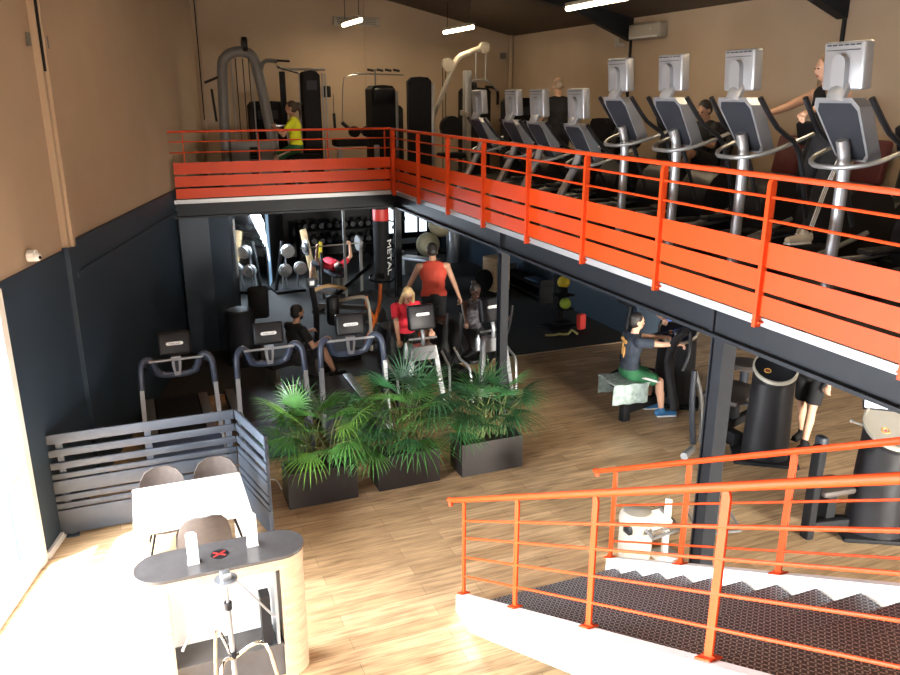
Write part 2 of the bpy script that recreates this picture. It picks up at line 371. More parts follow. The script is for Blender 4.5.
# lower rooms
b = MB(); b.box((4.5, 21.1, 1.3), (11, .2, 2.6)); struct('wall_back_lower', b, 'darker')
b = MB(); b.box((8.23, 16.2, 1.15), (.2, 9.9, 2.3)); b.box((9.6, 11.35, 1.15), (2.8, .2, 2.3)); struct('wall_right_lower', b, 'dark')
b = MB(); b.box((10.9, 2.5, 1.15), (.2, 18, 2.3)); struct('wall_right', b, 'beige')
b = MB(); wallbox(b, 18.42, 21.2, 0, 2.5, 1.0, .82); struct('wall_left_far', b, 'darker')
# mezzanine
b = MB(); slab(b, [(4.36, -6), (11, -6), (11, 21.2), (2.4, 21.2), (wx(13.4), 13.42), (4.36, 13.42)], ZM - .3, ZM - .01); struct('ceiling_lower', b, 'darker')
b = MB(); slab(b, [(4.36, -6), (8.13, -6), (8.13, 16.5), (wx(16.5), 16.5), (wx(13.4), 13.42), (4.36, 13.42)], ZM - .01, ZM); struct('floor_mezzanine', b, 'rubber')
b = MB(); b.box((4.33, 3.65, ZM - .032), (.06, 19.3, .064)); b.box((2.48, 13.33, ZM - .032), (3.68, .06, .064)); struct('trim_4', b, 'edge')
b = MB(); b.box((4.37, 3.65, ZM - .17), (.03, 19.3, .215)); b.box((4.35, 3.65, ZM - .285), (.1, 19.35, .03))
b.box((2.45, 13.38, ZM - .17), (3.85, .03, .215)); b.box((2.45, 13.35, ZM - .285), (3.85, .1, .03))
struct('beam_edge', b, 'steel')
for i, (x, y) in enumerate(((4.49, 4.97), (4.40, 9.04), (4.36, 13.3))):
    b = MB(); t = .07 if i == 0 else .055
    b.box((x, y - t, 1.15), (2 * t, .016, 2.3)); b.box((x, y + t, 1.15), (2 * t, .016, 2.3)); b.box((x, y, 1.15), (2 * t - .04, 2 * t, 2.3)); b.box((4.36, y, ZM - .18), (.05, .05, .19))
    b.box((x, y, .01), (.22, .22, .02)); b.box((x, y, 2.28), (.2, .2, .03))
    struct('column_steel', b, 'steel')
b = MB(); b.box((1.06, 13.42, 1.15), (.76, .12, 2.3)); struct('partition_left', b, 'dark')
b = MB(); wallbox(b, 13.9, 17.40, .02, 2.2, .03, .85); mir = struct('wall_mirror', b, 'mirror')
# far bright door and mirror on the left, small windows at the back
b = MB()
for y0, y1 in ((17.5, 17.55), (17.64, 17.74), (18.34, 18.42)): wallbox(b, y0, y1, .02, 2.3, .1, .84)
o = struct('window_2', b, 'steel')
b = MB(); wallbox(b, 17.55, 17.64, .05, 2.28, .03, .82); b.build('window_pane', 'led', o)
b = MB(); wallbox(b, 17.74, 18.34, .05, 2.28, .03, .82); b.build('window_pane', 'bluepane', o)
lamp('door_daylight', 'AREA', V((wx(17.85), 17.85, 1.2)) + WN * .90, WN + V((.0, -.85, -.6)), 170, (.75, .87, 1), shape='RECTANGLE', size=.5, size_y=2)
for i, x in enumerate((6.5, 7.42)):
    b = MB()
    for dx in (-.36, .36): b.box((x + dx, 20.97, .98), (.06, .06, 1.1))
    for z in (.46, 1.5): b.box((x, 20.97, z), (.78, .06, .06))
    o = struct('window_%d' % (i + 3), b, 'steel'); b = MB(); b.box((x, 20.98, .98), (.66, .02, .98)); b.build('window_pane', 'pane', o)

# ------------------------------------------------------------------ railings
def post(b, p, h, a='x', w_=.012, d=.055, pointed=True):
    x, y, z = p
    n = V((1, 0, 0)) if a == 'x' else V((0, 1, 0)); t = V((0, 1, 0)) if a == 'x' else V((1, 0, 0))
    poly = [(-d / 2, 0), (d / 2, 0), (d / 2, h - .03), (d * .2, h), (-d * .2, h), (-d / 2, h - .03)]
    b.prism(poly, lambda u, v, s: V(p) + n * u + V((0, 0, v)) + t * s, -w_ / 2, w_ / 2)
r = thing('mezzanine_railing', 'long orange steel railing along the right-hand mezzanine edge above the columns', 'railing', (4.27, 0, ZM))
ys = [4.41 + 1.25 * k for k in range(-2, 8)]
for y in ys:
    b = MB(); post(b, (0, y, -.07), 1.10, 'x', .036, .055); b.box((.03, y, -.03), (.08, .09, .012)); b.build('post', 'orange', r)
b = MB(); b.box((0, 13.2, .5), (.07, .07, 1.05)); b.build('corner_post', 'orange', r)
b = MB(); b.box((0, 7.2, 1.045), (.045, 12.1, .04), bev=.012); b.build('top_rail', 'orange', r)
for z in (.90, .735): b = MB(); b.cyl((0, 1.2, z), (0, 13.2, z), .011, n=8); b.build('rail_bar', 'orange', r)
for z0, z1 in ((.02, .175), (.205, .36), (.39, .575)):
    b = MB(); b.box((.012, 7.2, (z0 + z1) / 2), (.006, 12.05, z1 - z0)); b.build('panel', 'orange', r)
r = thing('mezzanine_railing', 'orange steel railing along the back mezzanine edge in front of the multi gym', 'railing', (0, 13.3, ZM))
for x in (.86, 2.03, 3.17, 4.17):
    b = MB(); post(b, (x, .03, -.05), 1.07, 'y', .012, .05); b.build('post', 'orange', r)
b = MB(); b.box((2.46, 0, 1.055), (3.64, .045, .035), bev=.01); b.build('top_rail', 'orange', r)
for z in (.90, .735): b = MB(); b.cyl((.64, 0, z), (4.25, 0, z), .010, n=8); b.build('rail_bar', 'orange', r)
for z0, z1 in ((.02, .175), (.205, .37), (.40, .58)):
    b = MB(); b.box((2.465, -.012, (z0 + z1) / 2), (3.57, .006, z1 - z0)); b.build('panel', 'orange', r)

# ------------------------------------------------------------------ staircase
st = thing('staircase', 'white staircase with dark checker plate treads rising in the right foreground', 'staircase', (0, 0, 0))
RISE, GO, Y0 = .1625, .298, 5.10
def nose(k): return Y0 - GO * (k - 1), RISE * k
for k in range(1, 17):
    y, z = nose(k); b = MB(); v, f = b._add([(2.28, y, z - RISE + .004), (3.65, y, z - RISE + .004), (3.65, y, z), (2.28, y, z), (3.65, y - GO, z), (2.28, y - GO, z),
        (2.28, y - .012, z - RISE), (3.65, y - .012, z - RISE), (3.65, y - .012, z - .012), (2.28, y - .012, z - .012), (3.65, y - GO, z - .012), (2.28, y - GO, z - .012)],
        [(0, 1, 2, 3), (3, 2, 4, 5), (6, 9, 8, 7), (9, 11, 10, 8), (5, 4, 10, 11), (0, 6, 7, 1)])
    uv = b.bm.loops.layers.uv.new('UVMap')
    for fc in b.bm.faces:
        for lp in fc.loops:
            c = lp.vert.co; lp[uv].uv = (c.x, (c.z - z) - (c.y - y))
    b.build('tread', 'plate', st)
def strz(y): return .115 + (5.36 - y) * .532
for x in (2.22, 3.705):
    b = MB()
    poly = [(5.27, 0), (5.27, .15), (5.25, .172), (.45, strz(.45)), (.45, strz(.45) - .36), (4.97, 0)]
    b.prism(poly, lambda y, z, t: (t, y, z), x - .035, x + .035); b.build('stringer', 'white', st)
def stair_rail(x, label, toppad):
    r = thing('stair_handrail', label, 'handrail', (x, 0, 0))
    ys = (5.235, 4.30, 3.35, 2.36, 1.4)
    for y in ys:
        b = MB(); h = .87
        post(b, (0, y, strz(y) + .004), h, 'y', .012, .05); b.box((0, y, strz(y) + .008), (.075, .11, .01), (-math.atan(.532), 0, 0))
        for dy in (-.035, .035): b.cyl((0.0, y + dy, strz(y + dy) + .01), (0.0, y + dy, strz(y + dy) + .024), .008, n=6)
        b.build('post', 'orange', r)
    pts = [(0, 5.52, strz(5.46) + .80), (0, 5.53, strz(5.46) + .86), (0, 5.46, strz(5.46) + .885), (0, 4.3, strz(4.3) + .885), (0, 1.0, strz(1.0) + .885)]
    b = MB(); b.tube(pts, .021, n=10, smooth=2); b.build('top_rail', 'orange', r)
    for dz in (.17, .35, .53, .69):
        b = MB(); b.cyl((0, 5.235, strz(5.235) + dz), (0, 1.0, strz(1.0) + dz), .0085, n=8); b.build('rail_bar', 'orange', r)
stair_rail(2.24, 'orange stair handrail on the near white stringer, reaching to the foot of the stairs', 1)
stair_rail(3.685, 'orange stair handrail on the far white stringer, in front of the cream bin', 1)

# ------------------------------------------------------------------ people
def ik(a, t, l1, l2, pole):
    a, t = V(a), V(t); d = t - a; L = min(d.length, (l1 + l2) * .999); d.normalize()
    x = (l1 * l1 - l2 * l2 + L * L) / (2 * L); h = math.sqrt(max(l1 * l1 - x * x, 1e-6))
    p = V(pole) - d * V(pole).dot(d); p.normalize()
    return a + d * x + p * h, a + d * L
def person(label, loc, rz, pz, lean=0, side=0, twist=0, hand_l=None, hand_r=None, foot_l=None, foot_r=None, head=(0, 0), skin='skin', hair=('blackh', 'short'),
           top=('t_black', 'tee'), bottom=('t_black', 'shorts'), shoe='blackm', s=1., pole_l=None, pole_r=None, kl=(-.1, 1, .2), kr=(.1, 1, .2), curl=1., prints=None, sidestripe=None, toe=(0, 1, 0), wd=1.):
    root = thing('person', label, 'person', (loc[0], loc[1], loc[2] + .014), rz)
    a = math.radians(lean); R = Euler((-a, math.radians(side), math.radians(twist))).to_matrix()
    X, T, Z = R @ V((1, 0, 0)), R @ V((0, 1, 0)), R @ V((0, 0, 1))
    P = V((0, 0, pz)); C = P + Z * .30 * s; N = P + Z * .49 * s
    RM = Matrix((X, T, Z)).transposed()
    hy, hp = math.radians(head[0]), math.radians(head[1])
    HR = Euler((hp, 0, hy)).to_matrix() @ (RM if abs(lean) > 60 else Matrix.Identity(3))
    HX, HT, HZ = HR @ V((1, 0, 0)), HR @ V((0, 1, 0)), HR @ V((0, 0, 1))
    H = N + Z * .05 * s + HZ * .125 * s + HT * .03 * s
    sh = {k: N - Z * .055 * s + X * (k * .175 * s * wd) for k in (-1, 1)}
    hp_ = {k: P + X * (k * .09 * s) - Z * .02 for k in (-1, 1)}
    hands = {-1: hand_l or (-.28, .12, pz - .1), 1: hand_r or (.28, .12, pz - .1)}
    feet = {-1: foot_l or (-.1, 0, .09), 1: foot_r or (.1, 0, .09)}
    ap = {-1: pole_l or (-.5, -.6, -.8), 1: pole_r or (.5, -.6, -.8)}
    kp = {-1: kl, 1: kr}
    arms, legs = {}, {}
    for k in (-1, 1):
        e, wr = ik(sh[k], hands[k], .285 * s, .25 * s, ap[k]); arms[k] = (sh[k], e, wr)
        kn, an = ik(hp_[k], feet[k], .42 * s, .42 * s, kp[k]); legs[k] = (hp_[k], kn, an)
    def torso(b, g, low=True, ss=1.):
        if low: b.sph(P + Z * .03 * s, tuple(s * (q + g) for q in (.158 * wd, .112, .125)), 16, RM)
        b.sph(P + Z * .17 * s, tuple(s * (q + g) for q in (.138 * wd, .10, .15)), 16, RM)
        b.sph(C + Z * .03 * s, tuple(s * (q + g) for q in (.163 * wd, .112, .175)), 16, RM)
        b.caps(sh[-1] * ss + (sh[1] + sh[-1]) * ((1 - ss) / 2) + (sh[1] - sh[-1]) * 0, sh[1] * ss + (sh[1] + sh[-1]) * ((1 - ss) / 2), (.056 + g) * s, (.056 + g) * s)
        b.caps(N - Z * .05 * s - X * .07 * s, N - Z * .05 * s + X * .07 * s, (.07 + g) * s, (.07 + g) * s)
    b = MB(); torso(b, 0)
    b.caps(N - Z * .03 * s, H - HZ * .06 * s, .056 * s, .052 * s)
    hb = lambda x, y, z: H + (HX * x + HT * y + HZ * z) * s
    b.sph(hb(0, -.005, .025), (.074 * s, .094 * s, .096 * s), 18, HR); b.sph(hb(0, .022, -.045), (.056 * s, .064 * s, .066 * s), 14, HR)
    b.sph(hb(0, .093, -.018), (.013 * s, .02 * s, .026 * s), 10, HR); b.sph(hb(0, .082, .022), (.05 * s, .016 * s, .012 * s), 10, HR)
    for k in (-1, 1): b.sph(hb(k * .076, -.005, -.01), (.012 * s, .022 * s, .033 * s), 10, HR)
    for k in (-1, 1):
        q, e, wr = arms[k]; b.caps(q, e, .05 * s, .039 * s); b.caps(e, wr, .040 * s, .026 * s)
        d = (wr - e).normalized(); u = d.cross(V((0, 0, 1)));  u = u.normalized() if u.length > .05 else X.copy()
        nn = d.cross(u).normalized()
        if nn.z > 0: nn = -nn
        Rh = Matrix((u, d, nn)).transposed(); pc = wr + d * .045 * s
        b.sph(pc, (.040 * s, .055 * s, .018 * s), 12, Rh)
        for i, L in enumerate((.072, .082, .077, .060)):
            f0 = wr + d * .075 * s + u * ((i - 1.5) * .0205 * s)
            f1 = f0 + (d * (1 - .45 * curl) + nn * .62 * curl).normalized() * (L * .55 * s); f2 = f1 + (d * (1 - 1.1 * curl) + nn * .95 * curl).normalized() * (L * .5 * s)
            b.caps(f0 - d * .02 * s, f1, .0092 * s, .0088 * s, 8); b.caps(f1, f2, .0088 * s, .0078 * s, 8)
        th = wr + d * .03 * s - u * (.036 * k * s) * (1 if u.dot(X) > 0 else -1); t1 = th + (d * .7 - u * (.55 * k) * (1 if u.dot(X) > 0 else -1) + nn * .4).normalized() * .036 * s
        b.caps(th, t1, .012 * s, .0105 * s, 8); b.caps(t1, t1 + (d * .8 + nn * .6).normalized() * .03 * s, .0105 * s, .009 * s, 8)
        h0, kn, an = legs[k]; b.caps(h0, kn, .082 * s, .055 * s); b.caps(kn, kn + (an - kn) * .4 + V((0, -.012, 0)), .054 * s, .056 * s); b.caps(kn + (an - kn) * .4, an, .055 * s, .036 * s)
        tv = V(toe).normalized() * .17 * s; b.caps(an + V((0, 0, -.045 * s)) - tv * .2, an + tv + V((0, 0, -.055 * s)), .038 * s, .03 * s)
    b.remesh('body', skin, root, .0095 * s, 3)
    # face
    for k in (-1, 1):
        b = MB(); b.sph(hb(k * .031, .086, .005), (.013 * s, .008 * s, .0075 * s), 10, HR); b.build('eye', 'eye', root)
    b = MB(); b.sph(hb(0, .083, -.062), (.023 * s, .010 * s, .008 * s), 10, HR); b.build('lips', 'lip', root)
    # hair
    hm, hs = hair
    if hs == 'shaved':
        b = MB(); b.sph(hb(0, -.022, .022), (.0765 * s, .085 * s, .087 * s), 18, HR); b.remesh('hair', hm, root, .01, 2)
    else:
        b = MB(); b.sph(hb(0, -.017, .045), (.083 * s, .094 * s, .09 * s), 18, HR); b.sph(hb(0, -.035, 0), (.082 * s, .078 * s, .085 * s), 16, HR)
        if hs == 'long':
            for x in (-.075, .075):
                b.caps(hb(x, -.005, .03), hb(x * 1.25, .01, -.13), .03 * s, .034 * s); b.caps(hb(x * 1.25, .01, -.13), hb(x * 1.35, .02, -.22), .034 * s, .02 * s)
            b.caps(hb(0, -.07, 0), hb(0, -.075, -.2), .06 * s, .055 * s)
        if hs == 'bun': b.sph(hb(0, -.08, .11), .05 * s, 12)
        if hs == 'tail': b.caps(hb(0, -.1, .05), hb(0, -.16, -.05), .03 * s, .03 * s); b.caps(hb(0, -.16, -.05), hb(0, -.15, -.19), .03 * s, .012 * s)
        b.remesh('hair', hm, root, .011, 1)
    if hs == 'beard':
        b = MB(); b.sph(hb(0, .034, -.066), (.058 * s, .058 * s, .048 * s), 14, HR); b.remesh('beard', hm, root, .01, 1)
    # shirt
    tm, tk = top
    b = MB(); torso(b, .014, low=True, ss=1. if tk == 'tee' else .55)
    if tk == 'tee':
        for k in (-1, 1): q, e, wr = arms[k]; b.caps(q, q + (e - q) * .62, .068 * s, .064 * s, 14, False) if False else b.caps(q - (e - q) * .12, q + (e - q) * .66, .070 * s, .066 * s, 14, True)
    shirt = b.remesh('shirt', tm, root, .012 * s, 3)
    if prints:
        b = MB()
        for (x, z, rx, rz_) in prints: b.sph(P + X * x * s + Z * z * s - T * (.124 * s), (rx * s, .012 * s, rz_ * s), 12, RM)
        b.build('print', 'print', shirt)
    # bottom
    bm_, bk = bottom
    b = MB(); b.sph(P + Z * .0, tuple(s * q for q in (.174, .128, .13)), 16, RM)
    for k in (-1, 1):
        h0, kn, an = legs[k]
        if bk == 'shorts': b.caps(h0, h0 + (kn - h0) * .84, .104 * s, .088 * s, 16, True); b.sph(h0, .1 * s)
        else: b.caps(h0, kn, .096 * s, .068 * s, 14); b.caps(kn, kn + (an - kn) * .9, .067 * s, .05 * s, 14)
    pt = b.remesh('shorts' if bk == 'shorts' else 'trousers', bm_, root, .012 * s, 2)
    if sidestripe:
        b = MB()
        for k in (sidestripe,):
            h0, kn, an = legs[k]
            for o_ in (-.022, 0, .022):
                off = lambda r_, o_=o_: X * (k * r_ * s) + V((0, o_, 0))
                if bk == 'shorts': b.tube([h0 + (kn - h0) * .3 + off(.096), h0 + (kn - h0) * .86 + off(.086)], .007, n=6, smooth=0)
                else: b.tube([h0 + off(.092), kn + off(.066), kn + (an - kn) * .88 + off(.05)], .006, n=6, smooth=0)
        b.build('stripe', 'stripe', pt)
    for k in (-1, 1):
        an = legs[k][2]; tv = V(toe).normalized() * .17 * s; b = MB()
        b.caps(an + V((0, 0, -.04 * s)) - tv * .28, an + tv * 1.1 + V((0, 0, -.052 * s)), .05 * s, .036 * s, 12); b.caps(an + V((0, 0, .02)), an + V((0, 0, -.05)), .045 * s, .047 * s)
        sh_ = b.remesh('shoe', shoe, root, .01 * s, 2)
        b = MB(); d = tv.normalized(); c = an + tv * .42 + V((0, 0, -.083 * s)); b.box(c, (.085 * s, .27 * s, .022 * s), (0, 0, math.atan2(-d.x, d.y)), bev=.008); b.build('sole', 'stripe' if shoe != 'blackm' else 'blackm', sh_)
    return root

# ------------------------------------------------------------------ reception corner
def slat_fence(name, label, p, q, h, slats, posts):
    p, q = V(p), V(q); d = (q - p); L = d.length; d.normalize(); rz = math.atan2(d.y, d.x)
    r = thing(name, label, 'fence', p, rz)
    for x in posts: b = MB(); b.box((x, .03, h / 2), (.06, .03, h)); b.box((x, .03, .006), (.12, .1, .012)); b.build('post', 'fence', r)
    for z, t in slats: b = MB(); b.box((L / 2, 0, z), (L, .022, t), bev=.003); b.build('slat', 'fence', r)
    return r
SL = ((1.055, .10), (.91, .075), (.775, .07), (.665, .055), (.55, .135), (.43, .06), (.345, .055), (.17, .26))
slat_fence('slat_fence', 'dark grey horizontal slat fence between the table and the treadmills, meeting the left wall', (-1.0, 7.80, 0), (.74, 7.80, 0), 1.08, SL, (.1, .9, 1.68))
slat_fence('slat_fence', 'short dark grey slat fence running towards the camera beside the white table', (.76, 7.80, 0), (.93, 7.0, 0), 1.08, SL, (.06, .74))

t = thing('table', 'white rectangular table with white legs beside the slat fence', 'table', (.2, 6.66, 0))
b = MB(); b.box((0, 0, .735), (.96, .82, .035), bev=.006); b.build('table_top', 'table', t)
for x in (-.42, .42):
    for y in (-.35, .35): b = MB(); b.box((x, y, .36), (.06, .06, .72), bev=.004); b.build('leg', 'table', t)
b = MB(); b.box((0, 0, .70), (.8, .64, .04)); b.build('apron', 'table', t)

def chair(label, x, y, rz):
    c = thing('dining_chair', label, 'chair', (x, y, 0), rz, 'chairs around the white table')
    b = MB(); n = 14; rows = []
    prof = [(.235, .445, .20, .03), (.18, .428, .225, .02), (.05, .42, .235, .012), (-.10, .425, .235, .015), (-.18, .46, .232, .025), (-.225, .54, .225, .045), (-.25, .64, .215, .055), (-.27, .74, .19, .05), (-.283, .81, .145, .035), (-.288, .845, .07, .012)]
    top, bot = [], []
    for (y_, z_, hw, cv) in prof:
        a, o = [], []
        for i in range(n + 1):
            u = -1 + 2 * i / n
            k = cv * u * u
            fy = k if z_ > .5 else k * .2; fz = k * (1.6 if z_ < .5 else .2)
            a.append(V((u * hw, y_ + fy, z_ + fz))); o.append(V((u * hw, y_ + fy - (.022 if z_ > .5 else .0), z_ + fz - (.0 if z_ > .5 else .024))))
        rows.append(a + o[::-1])
    b.loft(rows); b.build('seat_shell', 'chair', c)
    b = MB(); b.box((0, 0, .40), (.24, .22, .02)); b.build('seat_frame', 'blackm', c)
    for sx in (-1, 1):
        for sy in (-1, 1): b = MB(); b.cyl((sx * .1, sy * .09, .40), (sx * .21, sy * .2, 0), .013, .010, 10); b.build('leg', 'blackm', c)
    return c
chair('taupe shell chair behind the white table on the side of the left wall', -.02, 6.97, PI)
chair('taupe shell chair behind the white table, next to the short fence', .47, 7.0, PI)
chair('taupe shell chair with its back to the reception desk, nearest of the three', .27, 6.44, 0)

k = thing('reception_desk', 'oak reception desk with a dark rounded top, open towards the camera', 'desk', (.32, 5.17, 0))
def stadium(hx, r, n=10):
    return [(hx - r + r * math.cos(t), r * math.sin(t)) for t in [-PI / 2 + PI * i / n for i in range(n + 1)]] + [(-hx + r + r * math.cos(t), r * math.sin(t)) for t in [PI / 2 + PI * i / n for i in range(n + 1)]]
b = MB(); b.prism(stadium(.59, .19), lambda x, y, t: (x, y, t), 1.03, 1.055); b.build('desk_top', 'desktop', k)
b = MB(); b.prism(stadium(.585, .185), lambda x, y, t: (x, y, t), .95, 1.03); b.build('top_edge', 'oak', k)
for s_ in (-1, 1):
    b = MB(); h = [(s_ * (.41 + .17 * math.cos(t)), .17 * math.sin(t)) for t in [-PI / 2 + PI * i / 10 for i in range(11)]] + [(s_ * .38, .17), (s_ * .38, -.17)]
    b.prism(h, lambda x, y, t: (x, y, t), .0, .95); b.build('end_panel', 'oak', k)
b = MB(); b.box((0, .10, .5), (.78, .02, .9)); b.build('back_panel', 'white', k)
b = MB(); b.box((0, -.03, .30), (.78, .26, .015)); b.box((0, -.11, .14), (.78, .02, .28)); b.build('kick_panel', 'desktop', k)
b = MB(); b.box((.34, -.06, .63), (.02, .22, .62)); b.build('divider', 'silver', k)
tag(b_ := (lambda b: (b.box((0, 0, 0), (.07, .10, .42)), b.build('binder', 'black', loc=(.585, 5.08, .53)))[1])(MB()), 'tall black folder standing inside the desk at its oak end', 'folder')
b_.location.z = .308 + .21
lg = thing('round_sticker', 'round black sticker with a red cross on the dark desk top', 'sticker', (.31, 5.18, 1.056))
b = MB(); b.cyl((0, 0, 0), (0, 0, .002), .062, n=28); b.build('disc', 'black', lg)
b = MB(); b.box((0, 0, .003), (.10, .014, .002), (0, 0, .6)); b.box((0, 0, .003), (.10, .014, .002), (0, 0, -.6)); b.build('cross', 'red', lg)
for (x, y, lab, hh) in ((.13, 5.14, 'white upright sign holder on the desk top, left of the round sticker', .24), (.55, 5.22, 'white upright sign holder on the desk top, right of the round sticker', .26)):
    r = thing('sign_holder', lab, 'sign holder', (x, y, 1.055), group='white sign holders on the desk')
    b = MB(); b.box((0, 0, .006), (.08, .07, .012), bev=.003); b.build('base', 'white', r)
    b = MB(); b.prism([(-.038, .01), (.038, .01), (.038, hh - .02), (.02, hh), (-.02, hh), (-.038, hh - .02)], lambda x, z, t: (x, t, z), -.008, .008); b.build('panel', 'white', r)
# stand in front of the desk
r = thing('tripod_stand', 'silver telescopic stand with folded struts in front of the reception desk', 'stand', (.30, 4.62, 0), .2)
b = MB(); b.cyl((0, 0, .35), (0, 0, 1.0), .017); b.build('lower_tube', 'silver', r)
b = MB(); b.cyl((0, 0, 1.0), (0, 0, 1.22), .010); b.build('upper_tube', 'silver2', r)
for z in (.98, .60): b = MB(); b.cyl((0, 0, z), (0, 0, z + .05), .026); b.build('collar', 'black', r)
b = MB(); b.cyl((0, 0, 1.195), (0, 0, 1.21), .075, n=24); b.box((0, 0, 1.235), (.06, .06, .05), bev=.006); b.build('head', 'silver', r)
for dx, dy, dz in ((-.31, .02, .78), (.30, .0, .80), (.05, .28, .80)):
    b = MB(); b.cyl((dx * .18, dy * .18, 1.19), (dx, dy, dz), .008, n=8); b.sph((dx, dy, dz), .011, 8); b.build('strut', 'silver', r)
for dx, dy in ((.30, -.16), (-.20, -.28), (-.06, .33)):
    b = MB(); b.tube([(dx * .05, dy * .05, .60), (dx * .45, dy * .45, .70), (dx * .72, dy * .72, .62), (dx, dy, .02)], .013, n=8); b.build('leg', 'chrome', r)

# security camera
r = thing('security_camera', 'white dome security camera on the pale wall above the dark wall at the far left', 'camera', V((wx(8.05), 8.05, 2.79)) + WN * .02, -.3)
b = MB(); b.cyl((-.02, 0, 0), (.05, 0, 0), .055, n=20); b.build('housing', 'white', r)
b = MB(); b.sph((.055, -.01, -.01), .042, 14); b.build('dome', 'white', r)
b = MB(); b.sph((.085, -.022, -.015), .018, 10); b.build('lens', 'lens', r)

# ------------------------------------------------------------------ palms
def frond(b, o, d, L, n, spread, droop, rnd):
    d = V(d).normalized(); side = d.cross(V((0, 0, 1)));
    side = side.normalized() if side.length > .05 else V((1, 0, 0)); up = side.cross(d).normalized()
    for i in range(n):
        t = -1 + 2 * i / (n - 1); a = t * spread; l = L * (1 - .28 * t * t) * rnd.uniform(.9, 1.06)
        q = d * math.cos(a) + side * math.sin(a) + up * (.10 * (1 - abs(t)))
        q.normalize(); wdt = rnd.uniform(.0095, .0135); sd = q.cross(up).normalized(); prev = None; vs = []; fs = []
        m = 6; p = V(o); dirq = q.copy()
        for j in range(m + 1):
            u = j / m; ww = wdt * (.45 + 1.1 * u if u < .4 else (1 - u) * 1.35 + .06)
            vs += [p + sd * ww, p + up * (-.35 * ww), p - sd * ww]
            dirq = (dirq + V((0, 0, -1)) * droop * (.05 + .34 * u * u)).normalized(); p = p + dirq * (l / m)
        for j in range(m):
            for c in (0, 1): fs.append((j * 3 + c, j * 3 + c + 1, j * 3 + c + 4, j * 3 + c + 3))
        b._add(vs, fs)
def palm(label, x0, x1, yf, fronds, seed, hgt=.40, dy=.36):
    rnd = random.Random(seed); cx, cy = (x0 + x1) / 2, yf + dy / 2
    r = thing('potted_palm', label, 'potted plant', (cx, cy, 0), 0, 'palms in planter boxes')
    w_ = x1 - x0; b = MB(); t = .02
    b.box((0, -dy / 2 + t / 2, hgt / 2), (w_, t, hgt)); b.box((0, dy / 2 - t / 2, hgt / 2), (w_, t, hgt)); b.box((-w_ / 2 + t / 2, 0, hgt / 2), (t, dy - .03, hgt)); b.box((w_ / 2 - t / 2, 0, hgt / 2), (t, dy - .03, hgt)); b.box((0, 0, .02), (w_ - .03, dy - .03, .04))
    b.build('planter_box', 'planter', r)
    b = MB(); b.box((0, 0, hgt - .05), (w_ - .04, dy - .04, .06)); b.build('soil', 'soil', r)
    for (bx, by, tx, ty, tz, L, n, sp, dr, c) in fronds:
        base = V((bx, by, hgt - .04)); tip = V((tx, ty, tz)); h = (tip - base)
        mid = base + h * .5 + V((0, 0, h.length * .12)) - V((tx - bx, ty - by, 0)) * .15
        b = MB(); b.tube([base, mid, tip], [.009, .005], n=6, smooth=4); stem = b.build('stem', 'stem', r)
        d = (tip - mid).normalized() + V((0, 0, -.25 * dr)); d.y -= .15
        b = MB(); frond(b, tip, d, L, n, sp, dr, rnd); o = b.build('frond', 'leaf%d' % c, r)
    return r
def many(seed, n, w_, cs, zlo, zhi, rx, Lr):
    rnd = random.Random(seed); out = []
    for i in range(n):
        ang = 2 * PI * ((i * .618) % 1) + rnd.uniform(-.3, .3); q = (i + .5) / n
        z = zlo + (zhi - zlo) * q; rr = rx * (1.0 - .6 * q * q) * rnd.uniform(.6, 1)
        bx = rnd.uniform(-.55, .55) * w_ / 2; by = rnd.uniform(-.06, .06)
        out.append((bx, by, bx * .75 + math.cos(ang) * rr, by - .05 + math.sin(ang) * rr * .75, z, rnd.uniform(*Lr), rnd.randint(14, 19), rnd.uniform(1.15, 1.7), rnd.uniform(.9, 1.7), rnd.choice(cs)))
    return out
palm('bright green fan palm in a dark planter box beside the short slat fence', 1.2, 1.95, 7.5, many(3, 30, .8, (1, 2, 1, 0), .60, 1.08, .50, (.36, .52)), 11)
palm('tallest fan palm in a dark planter box, middle of the three planters', 2.2, 2.92, 7.53, many(5, 40, .8, (0, 1, 0, 3), .56, 1.20, .52, (.40, .58)), 12)
palm('dark green fan palm in a dark planter box, nearest the stairs of the three', 3.18, 3.95, 7.5, many(9, 30, .8, (0, 3, 0), .58, 1.04, .47, (.36, .52)), 13)
# strip of white skirting with a cable behind the first planter
tag((lambda b: (b.tube([(.98, 8.0, .03), (1.05, 8.05, .11), (1.15, 7.98, .13), (1.2, 7.96, .02)], .008, n=6), b.build('cable', 'white'))[1])(MB()), 'white power cable curling on the floor between the fence and first planter', 'cable')

